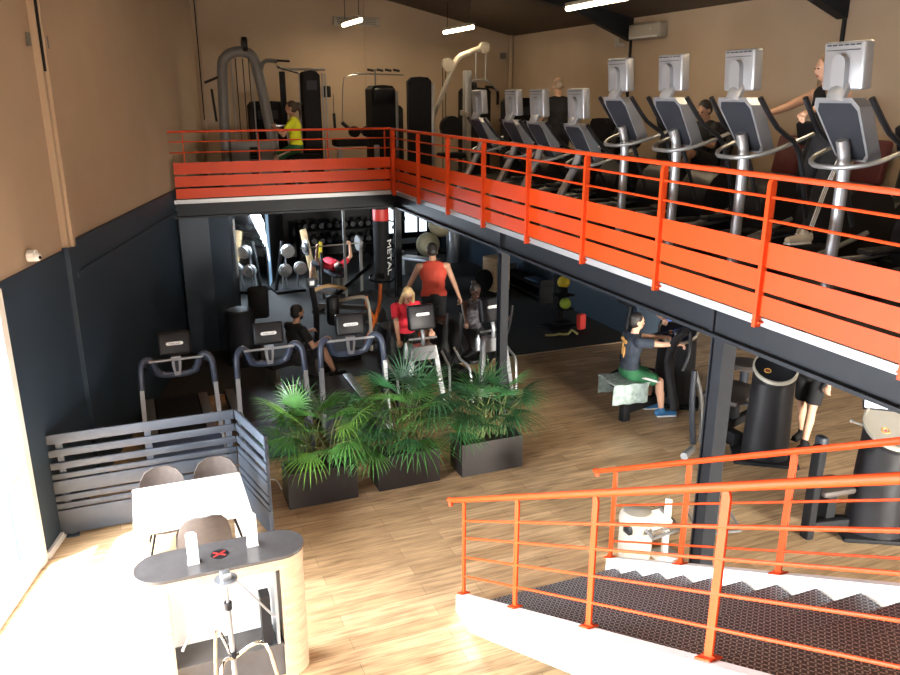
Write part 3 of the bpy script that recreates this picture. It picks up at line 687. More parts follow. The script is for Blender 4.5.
# ------------------------------------------------------------------ treadmills
def treadmill(label, x, y):
    r = thing('treadmill', label, 'treadmill', (x, y, 0), 0, 'treadmills in a row behind the fence')
    b = MB(); b.box((0, 1.02, .13), (.84, 1.75, .14), bev=.03); b.build('deck', 'blackm', r)
    b = MB(); b.box((0, 1.1, .205), (.54, 1.55, .012)); b.build('running_belt', 'black', r)
    for s_ in (-1, 1): b = MB(); b.box((s_ * .35, 1.1, .21), (.12, 1.55, .02), bev=.006); b.build('side_rail', 'silver2', r)
    b = MB(); b.prism([(-.22, .04), (-.26, .15), (-.22, .27), (-.02, .36), (.22, .36), (.34, .24), (.34, .05)], lambda y_, z, t: (t, y_, z), -.41, .41); b.build('motor_hood', 'bluegrey', r)
    b = MB(); b.box((.26, -.262, .16), (.06, .006, .035)); b.build('label_plate', 'paper', r)
    for s_ in (-1, 1):
        b = MB(); b.tube([(s_ * .425, .02, .10), (s_ * .415, .06, .5), (s_ * .405, .12, .98)], .024, n=4, smooth=3, ry=.045, up=(1, 0, 0)); b.build('upright', 'silver', r)
        b = MB(); b.tube([(s_ * .405, .115, .94), (s_ * .40, .13, 1.12), (s_ * .385, .16, 1.25), (s_ * .33, .20, 1.305), (s_ * .265, .22, 1.27), (s_ * .235, .24, 1.17), (s_ * .19, .25, 1.10)], [.036, .06, .072, .078, .074, .062, .045], n=10, smooth=3); b.build('shroud', 'bluegrey', r)
        b = MB(); b.tube([(s_ * .34, .2, 1.24), (s_ * .37, .45, 1.12), (s_ * .37, .75, 1.0)], .028, n=8); b.build('handrail', 'black', r)
    b = MB(); b.tube([(-.24, .25, 1.13), (-.12, .25, 1.085), (.12, .25, 1.085), (.24, .25, 1.13)], .03, n=8, ry=.04, up=(0, 1, 0)); b.build('dash', 'bluegrey', r)
    b = MB(); b.cyl((-.30, .18, 1.285), (.30, .18, 1.285), .017, n=10); b.build('crossbar', 'silver', r)
    b = MB(); b.prism([(-.055, 1.32), (.055, 1.32), (.05, 1.2), (.032, 1.09), (-.032, 1.09), (-.05, 1.2)], lambda x_, z, t: (x_, t, z), .17, .23); br = b.build('bracket', 'silver', r)
    b = MB(); b.prism([(-.022, 1.27), (.022, 1.27), (.02, 1.2), (.014, 1.14), (-.014, 1.14), (-.02, 1.2)], lambda x_, z, t: (x_, t, z), .162, .17); b.build('recess', 'slate', br)
    b = MB(); b.box((0, .22, 1.47), (.36, .12, .27), (-.25, 0, 0), bev=.03, seg=3); con = b.build('console', 'black', r)
    b = MB(); b.prism(stadium(.095, .021, 6), lambda x_, z, t: (x_, t * 1.0 + .02 - z * .25, z), -.008, .004); o = b.build('badge', 'paper', con, loc=(0, .137, 1.485))
    text('lettering', 'PRECOR', .034, 'slate', con, (0, .1475, 1.486), (PI / 2 - .25, 0, 0))
    return r
T0 = treadmill('treadmill close to the dark left wall, behind the long slat fence', .285, 8.97)
dup(T0, (1.35, 8.97, 0), label='treadmill behind the bright green palm, middle of the three treadmills')
dup(T0, (2.36, 8.97, 0), label='treadmill behind the tallest palm, beside the woman in red')

# ------------------------------------------------------------------ adaptive trainers with two women
def trainer(label, x, y, rz):
    r = thing('stepping_trainer', label, 'exercise machine', (x, y, 0), rz, 'stepping trainers beside the treadmills')
    b = MB(); b.box((0, .7, .05), (.62, 1.9, .09), bev=.02); b.build('base_frame', 'blackm', r)
    b = MB(); b.prism([(-.13, .99), (.13, .99), (.17, .86), (.15, .80), (-.15, .80), (-.17, .86)], lambda x_, z, t: (x_, t, z), -.06, .10); b.build('front_hood', 'silver', r)
    for s_ in (-1, 1):
        b = MB(); b.tube([(s_ * .145, .0, .97), (s_ * .19, -.03, .7), (s_ * .27, -.1, .05)], .03, n=4, smooth=4, ry=.035, up=(1, 0, 0)); b.build('front_leg', 'silver', r)
        b = MB(); b.tube([(s_ * .34, .9, .1), (s_ * .36, .55, .5), (s_ * .40, .25, .95), (s_ * .42, .18, 1.35)], .022, n=8); b.build('handle_arm', 'black', r)
        b = MB(); b.tube([(s_ * .40, .4, .78), (s_ * .41, .2, .66), (s_ * .38, .0, .58), (s_ * .36, -.06, .1)], .02, n=8); b.build('side_frame', 'silver', r)
        b = MB(); b.box((s_ * .13, .82, .30 if s_ < 0 else .40), (.16, .36, .05), bev=.015); b.build('foot_pedal', 'black', r)
        b = MB(); b.tube([(s_ * .13, .95, .33), (s_ * .16, 1.25, .5), (s_ * .16, 1.5, .3)], .025, n=8); b.build('pedal_arm', 'slate', r)
    b = MB(); b.box((0, 1.45, .5), (.34, .5, .8), bev=.1); b.build('rear_housing', 'black', r)
    b = MB(); b.tube([(0, .02, .95), (0, .0, 1.12), (0, .08, 1.25)], .028, n=10); b.build('neck', 'silver', r)
    b = MB(); b.cyl((-.2, .02, 1.08), (.2, .02, 1.08), .016, n=8); b.build('crossbar', 'silver', r)
    b = MB(); b.box((0, .08, 1.36), (.37, .11, .34), (-.22, 0, 0), bev=.03, seg=3); con = b.build('console', 'black', r)
    b = MB(); b.prism(stadium(.095, .021, 6), lambda x_, z, t: (x_, t + .02 - z * .22, z), -.008, .004); b.build('badge', 'paper', con, loc=(0, -.01, 1.42))
    text('lettering', 'PRECOR', .034, 'slate', con, (0, -.0005, 1.42), (PI / 2 - .22, 0, 0))
    b = MB(); b.lathe([(.035, 0), (.035, .16), (.018, .2), (.02, .22)], (-.23, .03, .82), 10); b.build('water_bottle', 'glass' if False else 'silver', r)
    return r
A0 = trainer('stepping trainer used by the woman in red, to the left of the dark post', 3.43, 9.45, 0)
dup(A0, (4.47, 9.45, 0), rz=.12, label='stepping trainer used by the woman in a patterned top, behind the dark post')
person('woman in red T-shirt with blond hair looking down at a trainer console', (3.46, 10.28, 0), PI, .92, lean=6, hand_l=(-.24, .52, 1.0), hand_r=(.22, .36, .93), head=(0, -32), hair=('blond', 'long'), top=('t_red', 'tee'), bottom=('t_black', 'pants'), foot_l=(-.13, .03, .42), foot_r=(.13, .02, .42), s=.93)
person('woman with dark skin in a patterned black top on the trainer behind the post', (4.52, 10.3, 0), PI + .1, .86, lean=4, hand_l=(-.34, .4, 1.1), hand_r=(.36, .46, 1.12), head=(5, -12), skin='skin3', hair=('blackh', 'bun'), top=('t_pattern', 'vest'), bottom=('t_black', 'pants'), foot_l=(-.13, .02, .42), foot_r=(.13, .02, .45), s=.9)
person('man in a red-orange tank top standing with his back turned behind the trainers', (4.46, 11.75, .012), -.25, 1.02, lean=12, hand_l=(-.50, .30, .90), hand_r=(.48, .15, .86), head=(0, -25), wd=1.2, skin='skin2', hair=('blackh', 'short'), top=('t_orange', 'vest'), bottom=('t_black', 'shorts'), s=1.1)

# ------------------------------------------------------------------ cardio machines along the right railing
def elliptical(label, x, y, dz, lean, yaw=0.):
    r = thing('elliptical_trainer', label, 'exercise machine', (x, y, ZM), yaw, 'cross trainers along the mezzanine railing')
    b = MB(); b.box((.75, 0, .06), (1.75, .16, .10), bev=.02); b.box((-.02 + lean, 0, .04), (.12, .6, .07), bev=.015); b.box((1.55, 0, .04), (.12, .6, .07), bev=.015); b.build('base_frame', 'blackm', r)
    top = 1.36 + dz
    b = MB(); b.tube([(lean, 0, .08), (lean * .3 + .08, 0, top - .34), (.05, 0, top - .08)], .047, n=12, smooth=3); b.build('column', 'silver', r)
    b = MB(); poly = [(-.11, -.26), (.11, -.26), (.155, -.215), (.205, .17), (.165, .235), (-.165, .235), (-.205, .17), (-.155, -.215)]
    def f(u, v, t): return (.04 - v * .58 + t, u, top + v * .94)
    b.prism(poly, f, .0, .13); sh_ = b.build('console_shroud', 'silver', r)
    b = MB(); b.prism([(u * .86, v * .88 - .012) for u, v in poly], f, -.006, .02); b.build('back_cover', 'slate', sh_)
    b = MB(); b.prism([(u * .8, v * .8) for u, v in poly], f, .11, .14); b.build('console_face', 'black', sh_)
    zt = top + .27
    b = MB(); b.tube([(-.07, 0, top + .20), (-.06, 0, top + .25), (-.02, 0, zt + .04)], .05, n=10, ry=.085, up=(1, 0, 0)); b.build('neck', 'silver', r)
    b = MB(); b.box((.0, 0, zt + .175), (.10, .36, .335), (0, -.08, 0), bev=.018, seg=3); tv = b.build('screen_housing', 'silver', r)
    b = MB(); arch = [(-.06, -.04), (.06, -.04), (.06, .17)] + [(.06 * math.cos(a), .17 + .06 * math.sin(a)) for a in [PI * i / 8 for i in range(1, 8)]] + [(-.06, .17)]
    b.prism(arch, lambda u, v, t: (-.03 - t - (v - .17) * .08, u, zt + .02 + v), .0, .065); b.build('arch_bracket', 'silver', tv)
    b = MB(); b.box((.052, 0, zt + .175), (.006, .31, .28), (0, -.08, 0)); b.build('screen', 'lens', tv)
    b = MB()
    for i in range(6): b.box((-.066, -.13 + .052 * i, zt + .315), (.006, .036, .008))
    b.box((-.063, 0, zt + .28), (.006, .29, .004)); b.build('vent', 'slate', tv)
    b = MB(); b.tube([(.55, -.32, top - .08), (.12, -.30, top - .22), (-.05, -.15, top - .27), (-.075, 0, top - .275), (-.05, .15, top - .27), (.12, .30, top - .22), (.55, .32, top - .08)], .019, n=8); b.build('fixed_handle', 'silver2', r)
    for s_ in (-1, 1):
        b = MB(); b.tube([(.62, s_ * .29, .55), (.40, s_ * .33, top - .22), (.14, s_ * .32, top - .02), (-.06, s_ * .30, top + .22)], .022, n=8); b.build('handlebar', 'black', r)
        b = MB(); b.box((.85, s_ * .17, .30 + s_ * .05), (.40, .15, .05), bev=.02); b.build('foot_pedal', 'black', r)
        b = MB(); b.tube([(.5, s_ * .27, .25 + s_ * .03), (.85, s_ * .25, .24 + s_ * .05), (1.45, s_ * .25, .36)], .025, n=8); b.build('pedal_arm', 'silver2', r)
    b = MB(); b.cyl((1.42, -.24, .42), (1.42, .24, .42), .39, n=28); b.build('flywheel_cover', 'black', r)
    return r
LAB = ['tall silver-backed cross trainer, first on the right along the railing', 'tall silver-backed cross trainer ridden by the woman in striped trousers', 'tall silver-backed cross trainer in front of the seated dark-haired man', 'tall silver-backed cross trainer on the left end of the four tall ones']
for (y, lab) in zip((4.52, 5.60, 6.54, 7.43), LAB): elliptical(lab, 4.95, y, .0, .10)
LAB = ['low silver-backed cross trainer beside the tall ones, right of the bald man', 'low silver-backed cross trainer just left of the bald man', 'low silver-backed cross trainer with blank smooth back, second from the lat tower', 'low silver-backed cross trainer closest to the cream lat pulldown tower']
for (y, lab) in zip((8.26, 9.22, 9.95, 11.08), LAB): elliptical(lab, 4.95, y, -.30, -.42)

def recumbent(label, x, y, c='burg', rz=0.):
    r = thing('recumbent_bike', label, 'exercise bike', (x, y, ZM), rz, 'exercise bikes behind the cross trainers')
    b = MB(); b.box((0, 0, .07), (1.4, .16, .1), bev=.02); b.box((-.6, 0, .04), (.1, .5, .07)); b.box((.6, 0, .04), (.1, .5, .07)); b.build('base_frame', 'blackm', r)
    b = MB(); b.box((.42, 0, .56), (.38, .42, .09), bev=.035); b.build('seat', c, r)
    b = MB(); b.box((.66, 0, .86), (.10, .42, .50), (0, .18, 0), bev=.04); b.build('backrest', c, r)
    b = MB(); b.tube([(.35, 0, .1), (.45, 0, .5)], .05, n=8); b.build('seat_post', 'silver2', r)
    b = MB(); b.lathe([(.05, -.12), (.26, -.11), (.30, 0), (.26, .11), (.05, .12)], (0, 0, 0), 20); o = b.build('drive_housing', 'black', r); o.rotation_euler = (PI / 2, 0, 0); o.location = (-.35, 0, .38)
    b = MB(); b.tube([(-.42, 0, .5), (-.36, 0, .9), (-.30, 0, 1.12)], .04, n=8); b.build('console_post', 'black', r)
    b = MB(); b.box((-.30, 0, 1.2), (.10, .34, .26), (0, -.35, 0), bev=.03); b.build('console', 'black', r)
    for s_ in (-1, 1):
        b = MB(); b.tube([(-.33, s_ * .05, 1.02), (-.1, s_ * .2, 1.0), (.0, s_ * .24, 1.06)], .018, n=8); b.build('handle', 'silver2', r)
        b = MB(); b.box((-.35 + s_ * .15, s_ * .2, .38), (.12, .1, .04), bev=.01); b.build('pedal', 'silver2', r)
    return r
for (x, y, lab, c) in ((7.3, 5.5, 'exercise bike with a dusty pink seat behind the first cross trainer', 'pink'), (7.3, 6.75, 'exercise bike with a burgundy seat behind the cross trainer of the striped-trousers woman', 'burg'),
                       (7.3, 8.0, 'exercise bike with a burgundy seat just right of the dark-haired man', 'burg'), (7.3, 9.3, 'exercise bike with a black seat under the dark-haired man', 'blackm'), (7.3, 10.5, 'exercise bike with a black seat between the tall and low cross trainers', 'blackm')):
    recumbent(lab, x, y, c)
person('woman in a black top and striped black trousers riding a cross trainer', (5.95, 5.52, ZM), PI / 2, 1.17, lean=10, hand_l=(-.30, .70, 1.42), hand_r=(.30, .60, 1.38), head=(-25, -5), hair=('dblond', 'long'), top=('t_black', 'vest'), bottom=('t_black', 'pants'), shoe='shoew', foot_l=(-.12, .28, .36), foot_r=(.12, -.10, .40), s=.98, sidestripe=-1)
person('dark-haired man in a black shirt seated on an exercise bike looking down', (7.72, 9.3, ZM), PI / 2, .70, lean=4, hand_l=(-.24, .42, .98), hand_r=(.24, .42, .98), head=(10, -20), skin='skin2', hair=('blackh', 'short'), top=('t_black', 'tee'), bottom=('t_black', 'shorts'), foot_l=(-.17, .62, .42), foot_r=(.17, .82, .42), s=1.06)
person('bald man in a black T-shirt standing with his back turned among the cross trainers', (6.66, 11.75, ZM), -.35, 1.0, lean=2, hand_l=(-.30, .25, 1.0), hand_r=(.30, .25, 1.0), head=(6, -6), hair=('greyh', 'shaved'), top=('t_black', 'tee'), bottom=('t_black', 'shorts'), s=1.10)

# ------------------------------------------------------------------ strength machines at the back of the mezzanine
r = thing('multi_gym', 'grey multi gym with an arched cable tower at the left end of the back mezzanine', 'exercise machine', (2.10, 14.55, ZM))
b = MB(); b.tube([(-.46, 0, .0), (-.45, 0, .9), (-.41, 0, 2.0), (-.33, 0, 2.22), (-.18, 0, 2.30), (0, 0, 2.30), (.12, 0, 2.22), (.19, 0, 2.0), (.31, 0, 1.2), (.47, 0, 0)], .070, n=10, smooth=4, ry=.09, up=(0, 1, 0)); b.build('arch_frame', 'gun', r)
b = MB(); b.box((-.02, .02, .42), (.74, .32, .84), bev=.03); b.build('stack_cover', 'gun', r)
b = MB()
for i in range(11): b.box((0, -.148, .16 + .055 * i), (.13, .03, .045))
b.build('weight_stack', 'blackm', r)
b = MB(); b.cyl((-.05, 0, 2.42), (.03, 0, 2.42), .13, n=24); b.build('top_pulley', 'black', r)
for x in (-.18, -.06, .04): b = MB(); b.cyl((x, -.03, .8), (x, -.03, 2.2), .009, n=6); b.build('cable', 'black', r)
for x in (-.24, .10): b = MB(); b.cyl((x, .05, .8), (x, .05, 2.2), .014, n=8); b.build('guide_rod', 'silver2', r)
b = MB(); b.cyl((-.42, .0, 1.92), (-.72, -.05, 1.80), .022, n=8); b.cyl((-.60, .1, 1.70), (-.56, .1, 1.16), .022, n=8); b.build('pull_handle', 'black', r)
b = MB(); b.tube([(.24, 0, 1.85), (.26, -.02, 2.08), (.34, -.04, 2.17), (.52, -.04, 2.16)], .035, n=8); arm = b.build('press_arm', 'gun', r)
b = MB(); b.tube([(.5, -.25, 2.05), (.55, -.1, 2.06), (.9, .1, 1.98)], .02, n=8); b.build('grip_bar', 'black', arm)
b = MB(); b.cyl((.50, -.15, 2.17), (.72, -.15, 2.16), .018, n=8); b.build('grip', 'black', arm)
b = MB(); b.box((.52, -.02, 1.08), (.34, .06, .03)); b.tube([(.62, -.02, 1.06), (.76, -.02, 0)], .025, n=8); b.tube([(.44, -.02, 1.06), (.47, -.02, 0)], .02, n=8); b.build('step_frame', 'silver2', r)

def stack_unit(name, label, x, y, w_, h, rz=0, post=None, group='dark weight machines on the back mezzanine', screen=True, d=.42):
    r = thing(name, label, 'exercise machine', (x, y, ZM), rz, group)
    b = MB(); q = [(-w_ / 2, 0), (w_ / 2, 0), (w_ / 2, h - .08), (w_ / 2 - .06, h - .015), (0, h), (-w_ / 2 + .06, h - .015), (-w_ / 2, h - .08)]
    b.prism(q, lambda u, v, t: (u, t, v), -d / 2, d / 2); b.build('stack_tower', 'blackm', r)
    if screen: b = MB(); b.box((0, -d / 2 - .004, h - .25), (w_ * .6, .008, .16)); b.build('instruction_plate', 'slate', r)
    if post: b = MB(); b.box((post * (w_ / 2 + .03), -d / 2 + .05, h / 2 - .06), (.06, .09, h - .1), bev=.01); b.build('post', 'silver2', r)
    return r
stack_unit('weight_machine', 'low dark weight machine right behind the multi gym', 2.53, 15.45, .62, 1.50)
r = stack_unit('cable_machine', 'tall dark cable machine behind the person in the yellow shirt', 3.22, 14.75, .30, 2.02)
b = MB(); b.box((-.48, 0, 1.0), (.09, .10, 2.0)); b.build('frame_post', 'blackm', r)
b = MB(); b.cyl((-.48, 0, 2.04), (.30, 0, 2.04), .022, n=8); b.build('top_bar', 'silver2', r)
b = MB(); b.cyl((-.46, 0, 1.45), (-.15, 0, 1.45), .03, n=8); b.build('cross_bar', 'gun', r)
for x in (-.20, .22, .28): b = MB(); b.cyl((x, -.1, .05), (x, -.1, 1.98), .014, n=8); b.build('guide_rod', 'silver2', r)
b = MB(); b.box((.30, -.02, 1.66), (.16, .1, .2), bev=.02); b.build('pulley_block', 'black', r)
b = MB(); b.cyl((.42, -.05, 1.62), (.42, -.05, 1.25), .006, n=6); hd = b.build('cable', 'black', r)
b = MB(); b.cyl((.42, -.05, 1.28), (.43, -.05, .98), .028, n=8); b.build('grip', 'black', hd)
b = MB(); b.box((-.20, -.18, .54), (.56, .30, .09), bev=.03); b.build('seat', 'blackm', r)
b = MB(); b.box((-.2, -.18, .25), (.1, .1, .5)); b.build('seat_post', 'gun', r)
person('person in a bright yellow T-shirt seated sideways at the cable machine', (2.88, 14.52, ZM), 1.25, .70, lean=3, hand_l=(-.16, .36, 1.06), hand_r=(.18, .36, 1.06), head=(0, 0), skin='skin2', hair=('brown', 'tail'), top=('t_yellow', 'tee'), bottom=('green', 'shorts'), foot_l=(-.14, .46, .1), foot_r=(.14, .46, .1), s=1.0, sidestripe=-1)
r = thing('flat_bench', 'dark padded bench right of the yellow-shirted person on the mezzanine', 'bench', (3.82, 14.3, ZM))
b = MB(); b.box((0, 0, .78), (.62, .34, .14), bev=.04); b.build('pad', 'blackm', r)
b = MB(); b.box((.42, .0, .45), (.50, .30, .08), bev=.03); b.build('seat', 'blackm', r)
for x in (-.2, .5): b = MB(); b.box((x, 0, .36), (.08, .08, .72)); b.build('leg', 'silver2', r)
b = MB(); b.box((.15, 0, .05), (1.0, .12, .08)); b.build('base_frame', 'gun', r)
r = stack_unit('weight_machine', 'dark weight machine with a grey post and thin lever bars on top', 4.55, 14.75, .46, 1.78, post=1)
b = MB(); b.box((0, -.23, 1.58), (.40, .10, .30), (.3, 0, 0), bev=.05); b.build('hood', 'black', r)
b = MB(); b.cyl((-.5, -.05, 1.98), (.45, -.05, 1.96), .014, n=6); b.cyl((-.1, -.05, 1.78), (-.1, -.05, 2.06), .016, n=6); lv = b.build('lever_bar', 'gun', r)
for x in (-.2, -.02, .14, .3): b = MB(); b.cyl((x - .05, -.05, 2.05), (x + .07, -.05, 2.03), .022, n=8); b.build('grip', 'black', lv)
b = MB(); b.tube([(-.3, 0, 1.97), (-.62, 0, 1.93), (-.70, 0, 1.80), (-.74, 0, 1.15)], .011, n=6, smooth=3); b.build('cable', 'silver2', r)
b = MB(); b.tube([(-.78, -.1, 1.12), (-.6, -.1, .98), (-.34, -.1, .95)], .035, n=8); b.build('press_handle', 'black', r)
for x in (-.55, -.3): b = MB(); b.cyl((x, -.16, .95), (x, -.04, .95), .10, n=18); b.build('roller_pad', 'blackm', r)
stack_unit('weight_machine', 'narrow dark weight machine behind the grey-post machine', 4.98, 15.5, .40, 1.42)
stack_unit('weight_machine', 'tall plain dark weight machine with a light grey edge, just behind the railing corner', 5.12, 14.2, .42, 1.92, rz=-.25, post=1, screen=False)
r = thing('lat_tower', 'cream lat pulldown tower with a curved arm and hanging grip bar', 'exercise machine', (6.05, 14.4, ZM))
b = MB(); b.box((.12, 0, 1.02), (.14, .12, 2.04), bev=.012); b.build('post', 'silver', r)
b = MB(); b.tube([(-.62, 0, 1.15), (-.45, 0, 1.48), (-.24, 0, 1.95), (-.08, 0, 2.25), (.14, 0, 2.36), (.42, 0, 2.46)], .05, n=8, smooth=4, ry=.05); b.build('curved_arm', 'cream', r)
b = MB(); b.cyl((.46, -.05, 2.46), (.46, .05, 2.46), .10, n=20); b.build('pulley', 'cream', r)
b = MB(); b.cyl((-.28, -.05, 2.14), (-.28, .05, 2.14), .12, n=20); b.build('pulley', 'cream', r)
for x in (.30, .50): b = MB(); b.cyl((x, 0, 2.4), (x, 0, 1.86), .012, n=6); b.build('chain', 'silver', r)
b = MB(); b.tube([(.12, 0, 1.76), (.24, 0, 1.86), (.55, 0, 1.86), (.76, 0, 1.68)], .018, n=8); b.build('grip_bar', 'silver', r)
b = MB(); b.cyl((.12, 0, 1.76), (.30, 0, 1.78), .06, n=12); b.build('grip', 'black', r)
for x in (-.38, -.32): b = MB(); b.cyl((x, 0, 0.1), (x, 0, 2.1), .008, n=6); b.build('cable', 'black', r)
b = MB(); b.cyl((-.3, -.28, 1.02), (-.3, -.14, 1.02), .21, n=24); b.build('roller_pad', 'black', r)
b = MB(); b.tube([(-.10, -.2, 1.28), (.02, -.2, 1.25), (.06, -.2, .95), (.08, -.2, .4), (.06, -.2, .0)], .04, n=8, ry=.05, up=(0, 1, 0)); b.build('side_frame', 'cream', r)
b = MB(); b.box((-.25, -.1, .50), (.5, .34, .09), bev=.03); b.build('seat', 'blackm', r)
b = MB(); b.box((-.2, -.1, .23), (.10, .10, .46)); b.build('seat_post', 'cream', r)
stack_unit('weight_machine', 'dark weight stack behind the silver post of the lat pulldown tower', 6.85, 15.6, .55, 1.75)
stack_unit('weight_machine', 'wide dark weight machine against the far right corner, left of the bald man', 7.45, 14.6, .75, 1.55)
r = stack_unit('weight_machine', 'dark machine with round pads between the low and tall cross trainers', 7.3, 11.2, .5, 1.25, rz=PI / 2)
for y_ in (-.25, .25): b = MB(); b.cyl((y_, -.36, .95), (y_, -.24, .95), .17, n=18); b.build('roller_pad', 'black', r)
# ------------------------------------------------------------------ high fittings
r = thing('air_conditioner', 'white wall air conditioner high on the right-hand wall beside a haunched beam', 'air conditioner', (8.13, 11.38, 5.06))
b = MB(); b.box((-.09, 0, .13), (.18, .84, .23), bev=.03, seg=3); b.build('housing', 'cream', r)
b = MB(); b.box((-.165, 0, .03), (.05, .74, .015), (0, .4, 0)); b.build('flap', 'white', r)
b = MB(); b.sph((-.182, -.2, .15), .012, 8); b.build('indicator', 'paper', r)
r = thing('ventilation_grille', 'wide wall grille high on the back wall behind a lit tube', 'vent', (4.62, 16.49, 5.62))
b = MB(); b.box((0, -.02, 0), (.95, .05, .17), bev=.01); b.build('frame', 'cream', r)
b = MB()
for z in (-.045, -.015, .015, .045): b.box((0, -.048, z), (.82, .01, .012))
b.build('slats', 'gun', r)
r = thing('security_camera', 'small pale camera under the haunched beam on the right-hand wall', 'camera', (7.98, 12.06, 5.02), 1.2)
b = MB(); b.box((0, 0, 0), (.08, .16, .08), bev=.015); b.build('housing', 'cream', r)
b = MB(); b.box((.0, .06, .05), (.04, .05, .1)); b.build('mount', 'cream', r)
r = thing('wall_sensor', 'small dark sensor on the back wall near the corner', 'sensor', (7.9, 16.46, 5.02))
b = MB(); b.box((0, 0, 0), (.12, .08, .13), bev=.02); b.build('housing', 'gun', r)
r = thing('wall_bracket', 'small dark bracket arm on the back wall near the corner, above the weight machines', 'bracket', (7.75, 16.44, 4.25))
b = MB(); b.tube([(-.32, -.1, .12), (-.1, -.1, .1), (.0, -.06, 0), (.02, -.02, -.25)], .03, n=8); b.build('arm', 'black', r)
def tube_lamp(label, x, y, z, L, power):
    r = thing('tube_lamp', label, 'ceiling lamp', (x, y, z), 0, 'tube lamps under the roof')
    b = MB(); b.box((0, 0, .05), (.10, L, .05), bev=.01); b.build('housing', 'cream', r)
    b = MB(); b.cyl((0, -L / 2, .0), (0, L / 2, .0), .035, n=10); b.build('tube', 'tube', r)
    for yy in (-.4 * L, .4 * L): b = MB(); b.cyl((0, yy, .07), (0, yy, cz(x) - z), .006, n=6); b.build('hanger', 'blackm', r)
    d = bpy.data.lights.new('tube_light', 'AREA'); d.shape = 'RECTANGLE'; d.size = .1; d.size_y = L; d.energy = power; d.color = (1, .76, .48)
    o = bpy.data.objects.new('tube_light', d); COL.objects.link(o); o.location = (x, y, z - .05)
    return r
PW = 20
tube_lamp('lit tube lamp above the back wall grille, leftmost of the three lit tubes', 4.12, 15.0, 5.47, 1.2, PW)
tube_lamp('lit tube lamp near the back corner of the roof, middle of the three lit tubes', 6.0, 14.45, 5.36, 1.35, PW)
tube_lamp('lit tube lamp high above the low cross trainers, cut by the top of the photo', 6.15, 9.95, 5.39, 1.5, PW)
for (x, y) in ((6.1, 5.2), (6.1, .8), (2.6, 9.6), (2.6, 4.6)): tube_lamp('unseen tube lamp continuing the roof rows, added for ambient light', x, y, 5.4 if x > 5 else 6.1, 1.5, PW)  # extra tubes out of view, added to raise the ambient light

# ------------------------------------------------------------------ machines on the wooden floor, right
def tower(label, x, y, rz, h=1.18, rx=.25, ry=.19, screen=None):
    r = thing('training_machine', label, 'exercise machine', (x, y, 0), rz, 'training machines with oval-topped towers')
    n = 28; rings = []
    for z, k in ((.02, 1.06), (.25, 1.06), (.6, 1.0), (.9, .96), (1.0, .95)):
        rings.append([V((rx * k * math.cos(2 * PI * i / n), ry * k * math.sin(2 * PI * i / n), z)) for i in range(n)])
    def topz(xx, yy): return h - .45 * (-yy) * .9 - .10 + .0 * xx
    def ell(k, dz): return [V((rx * k * math.cos(2 * PI * i / n), ry * k * 1.25 * math.sin(2 * PI * i / n) - .03, h + dz + .45 * (ry * k * 1.25 * math.sin(2 * PI * i / n)))) for i in range(n)]
    rings.append(ell(.96, -.06)); rings.append(ell(.97, 0))
    b = MB(); b.loft(rings); b.build('tower_body', 'black', r)
    b = MB(); b.loft([ell(1.0, -.012), ell(1.0, .02), ell(.92, .024), ell(.92, .0)], cap=False, closed=True); b.build('rim', 'rimgrey', r)
    b = MB(); b.loft([ell(.92, .0), ell(.92, .008)]); b.build('top_disc', 'cream' if screen == 'open' else 'black', r)
    ex, ey = -.09, -.08
    b = MB(); cz_ = h + .012 + .45 * ey; tilt = math.atan(.45)
    m_ = Matrix.Translation((ex, ey - .0, cz_)) @ Euler((tilt, 0, 0)).to_matrix().to_4x4(); b.m = m_
    b.tube([(.034 * math.cos(t), .034 * math.sin(t), .004) for t in [2 * PI * i / 14 for i in range(14)]], .010, n=6, smooth=0, closed=True); b.build('emblem', 'gold', r)
    b = MB(); b.m = m_; b.sph((.0, .0, .006), (.014, .014, .006), 10); b.build('emblem_dot', 'red', r)
    b = MB(); b.box((0, .0, .03), (.74, .5, .05), bev=.02); b.build('foot_plate', 'blackm', r)
    return r
def scr(r, p, rot, m, w_=.36, hh=.22):
    b = MB(); b.box((0, 0, 0), (w_, .035, hh), bev=.01); o = b.build('screen_housing', 'black', r); o.location = p; o.rotation_euler = rot
    b = MB(); b.box((0, -.019, 0), (w_ - .03, .004, hh - .03)); b.build('screen', m, o)
    b = MB(); b.cyl((0, .03, -.25), (0, .03, 0), .02, n=8); b.build('arm', 'black', o)
    return o
t1 = tower('training machine with an oval-topped tower used by the man in the navy T-shirt', 6.86, 8.50, -.75, 1.08, .27, .21)
scr(t1, (-.02, .10, 1.27), (-.35, 0, .1), 'screen')
b = MB(); b.tube([(-.05, -.1, .17), (-.53, -.88, .17)], .06, n=4, smooth=0, ry=.05, up=(0, 0, 1)); b.build('floor_beam', 'blackm', t1)
b = MB(); b.box((-.55, -.74, .46), (.34, .36, .08), (0, 0, .98), bev=.03); b.build('seat', 'blackm', t1)
b = MB(); b.box((-.54, -.90, .13), (.12, .10, .26), (0, 0, .98), bev=.01); b.build('foot_post', 'blackm', t1)
b = MB(); b.box((-.50, -.70, .31), (.10, .10, .24)); b.build('seat_post', 'blackm', t1)
b = MB(); b.tube([(.12, -.10, 1.16), (-.02, -.42, 1.18), (.02, -.75, 1.24)], .02, n=8); b.tube([(-.12, -.1, 1.06), (-.30, -.34, 1.08), (-.33, -.40, .98)], .018, n=8); b.build('handle', 'black', t1)
b = MB(); b.tube([(.16, -.78, 1.30), (.02, -.66, 1.12), (-.05, -.56, .8), (.0, -.50, .45), (.08, -.5, .1)], .07, n=10, ry=.04); b.build('lever_arm', 'black', t1)
b = MB(); b.tube([(.2, -.75, 1.28), (.22, -.86, 1.02), (.16, -.9, .8)], .022, n=8); b.build('grip', 'black', t1)
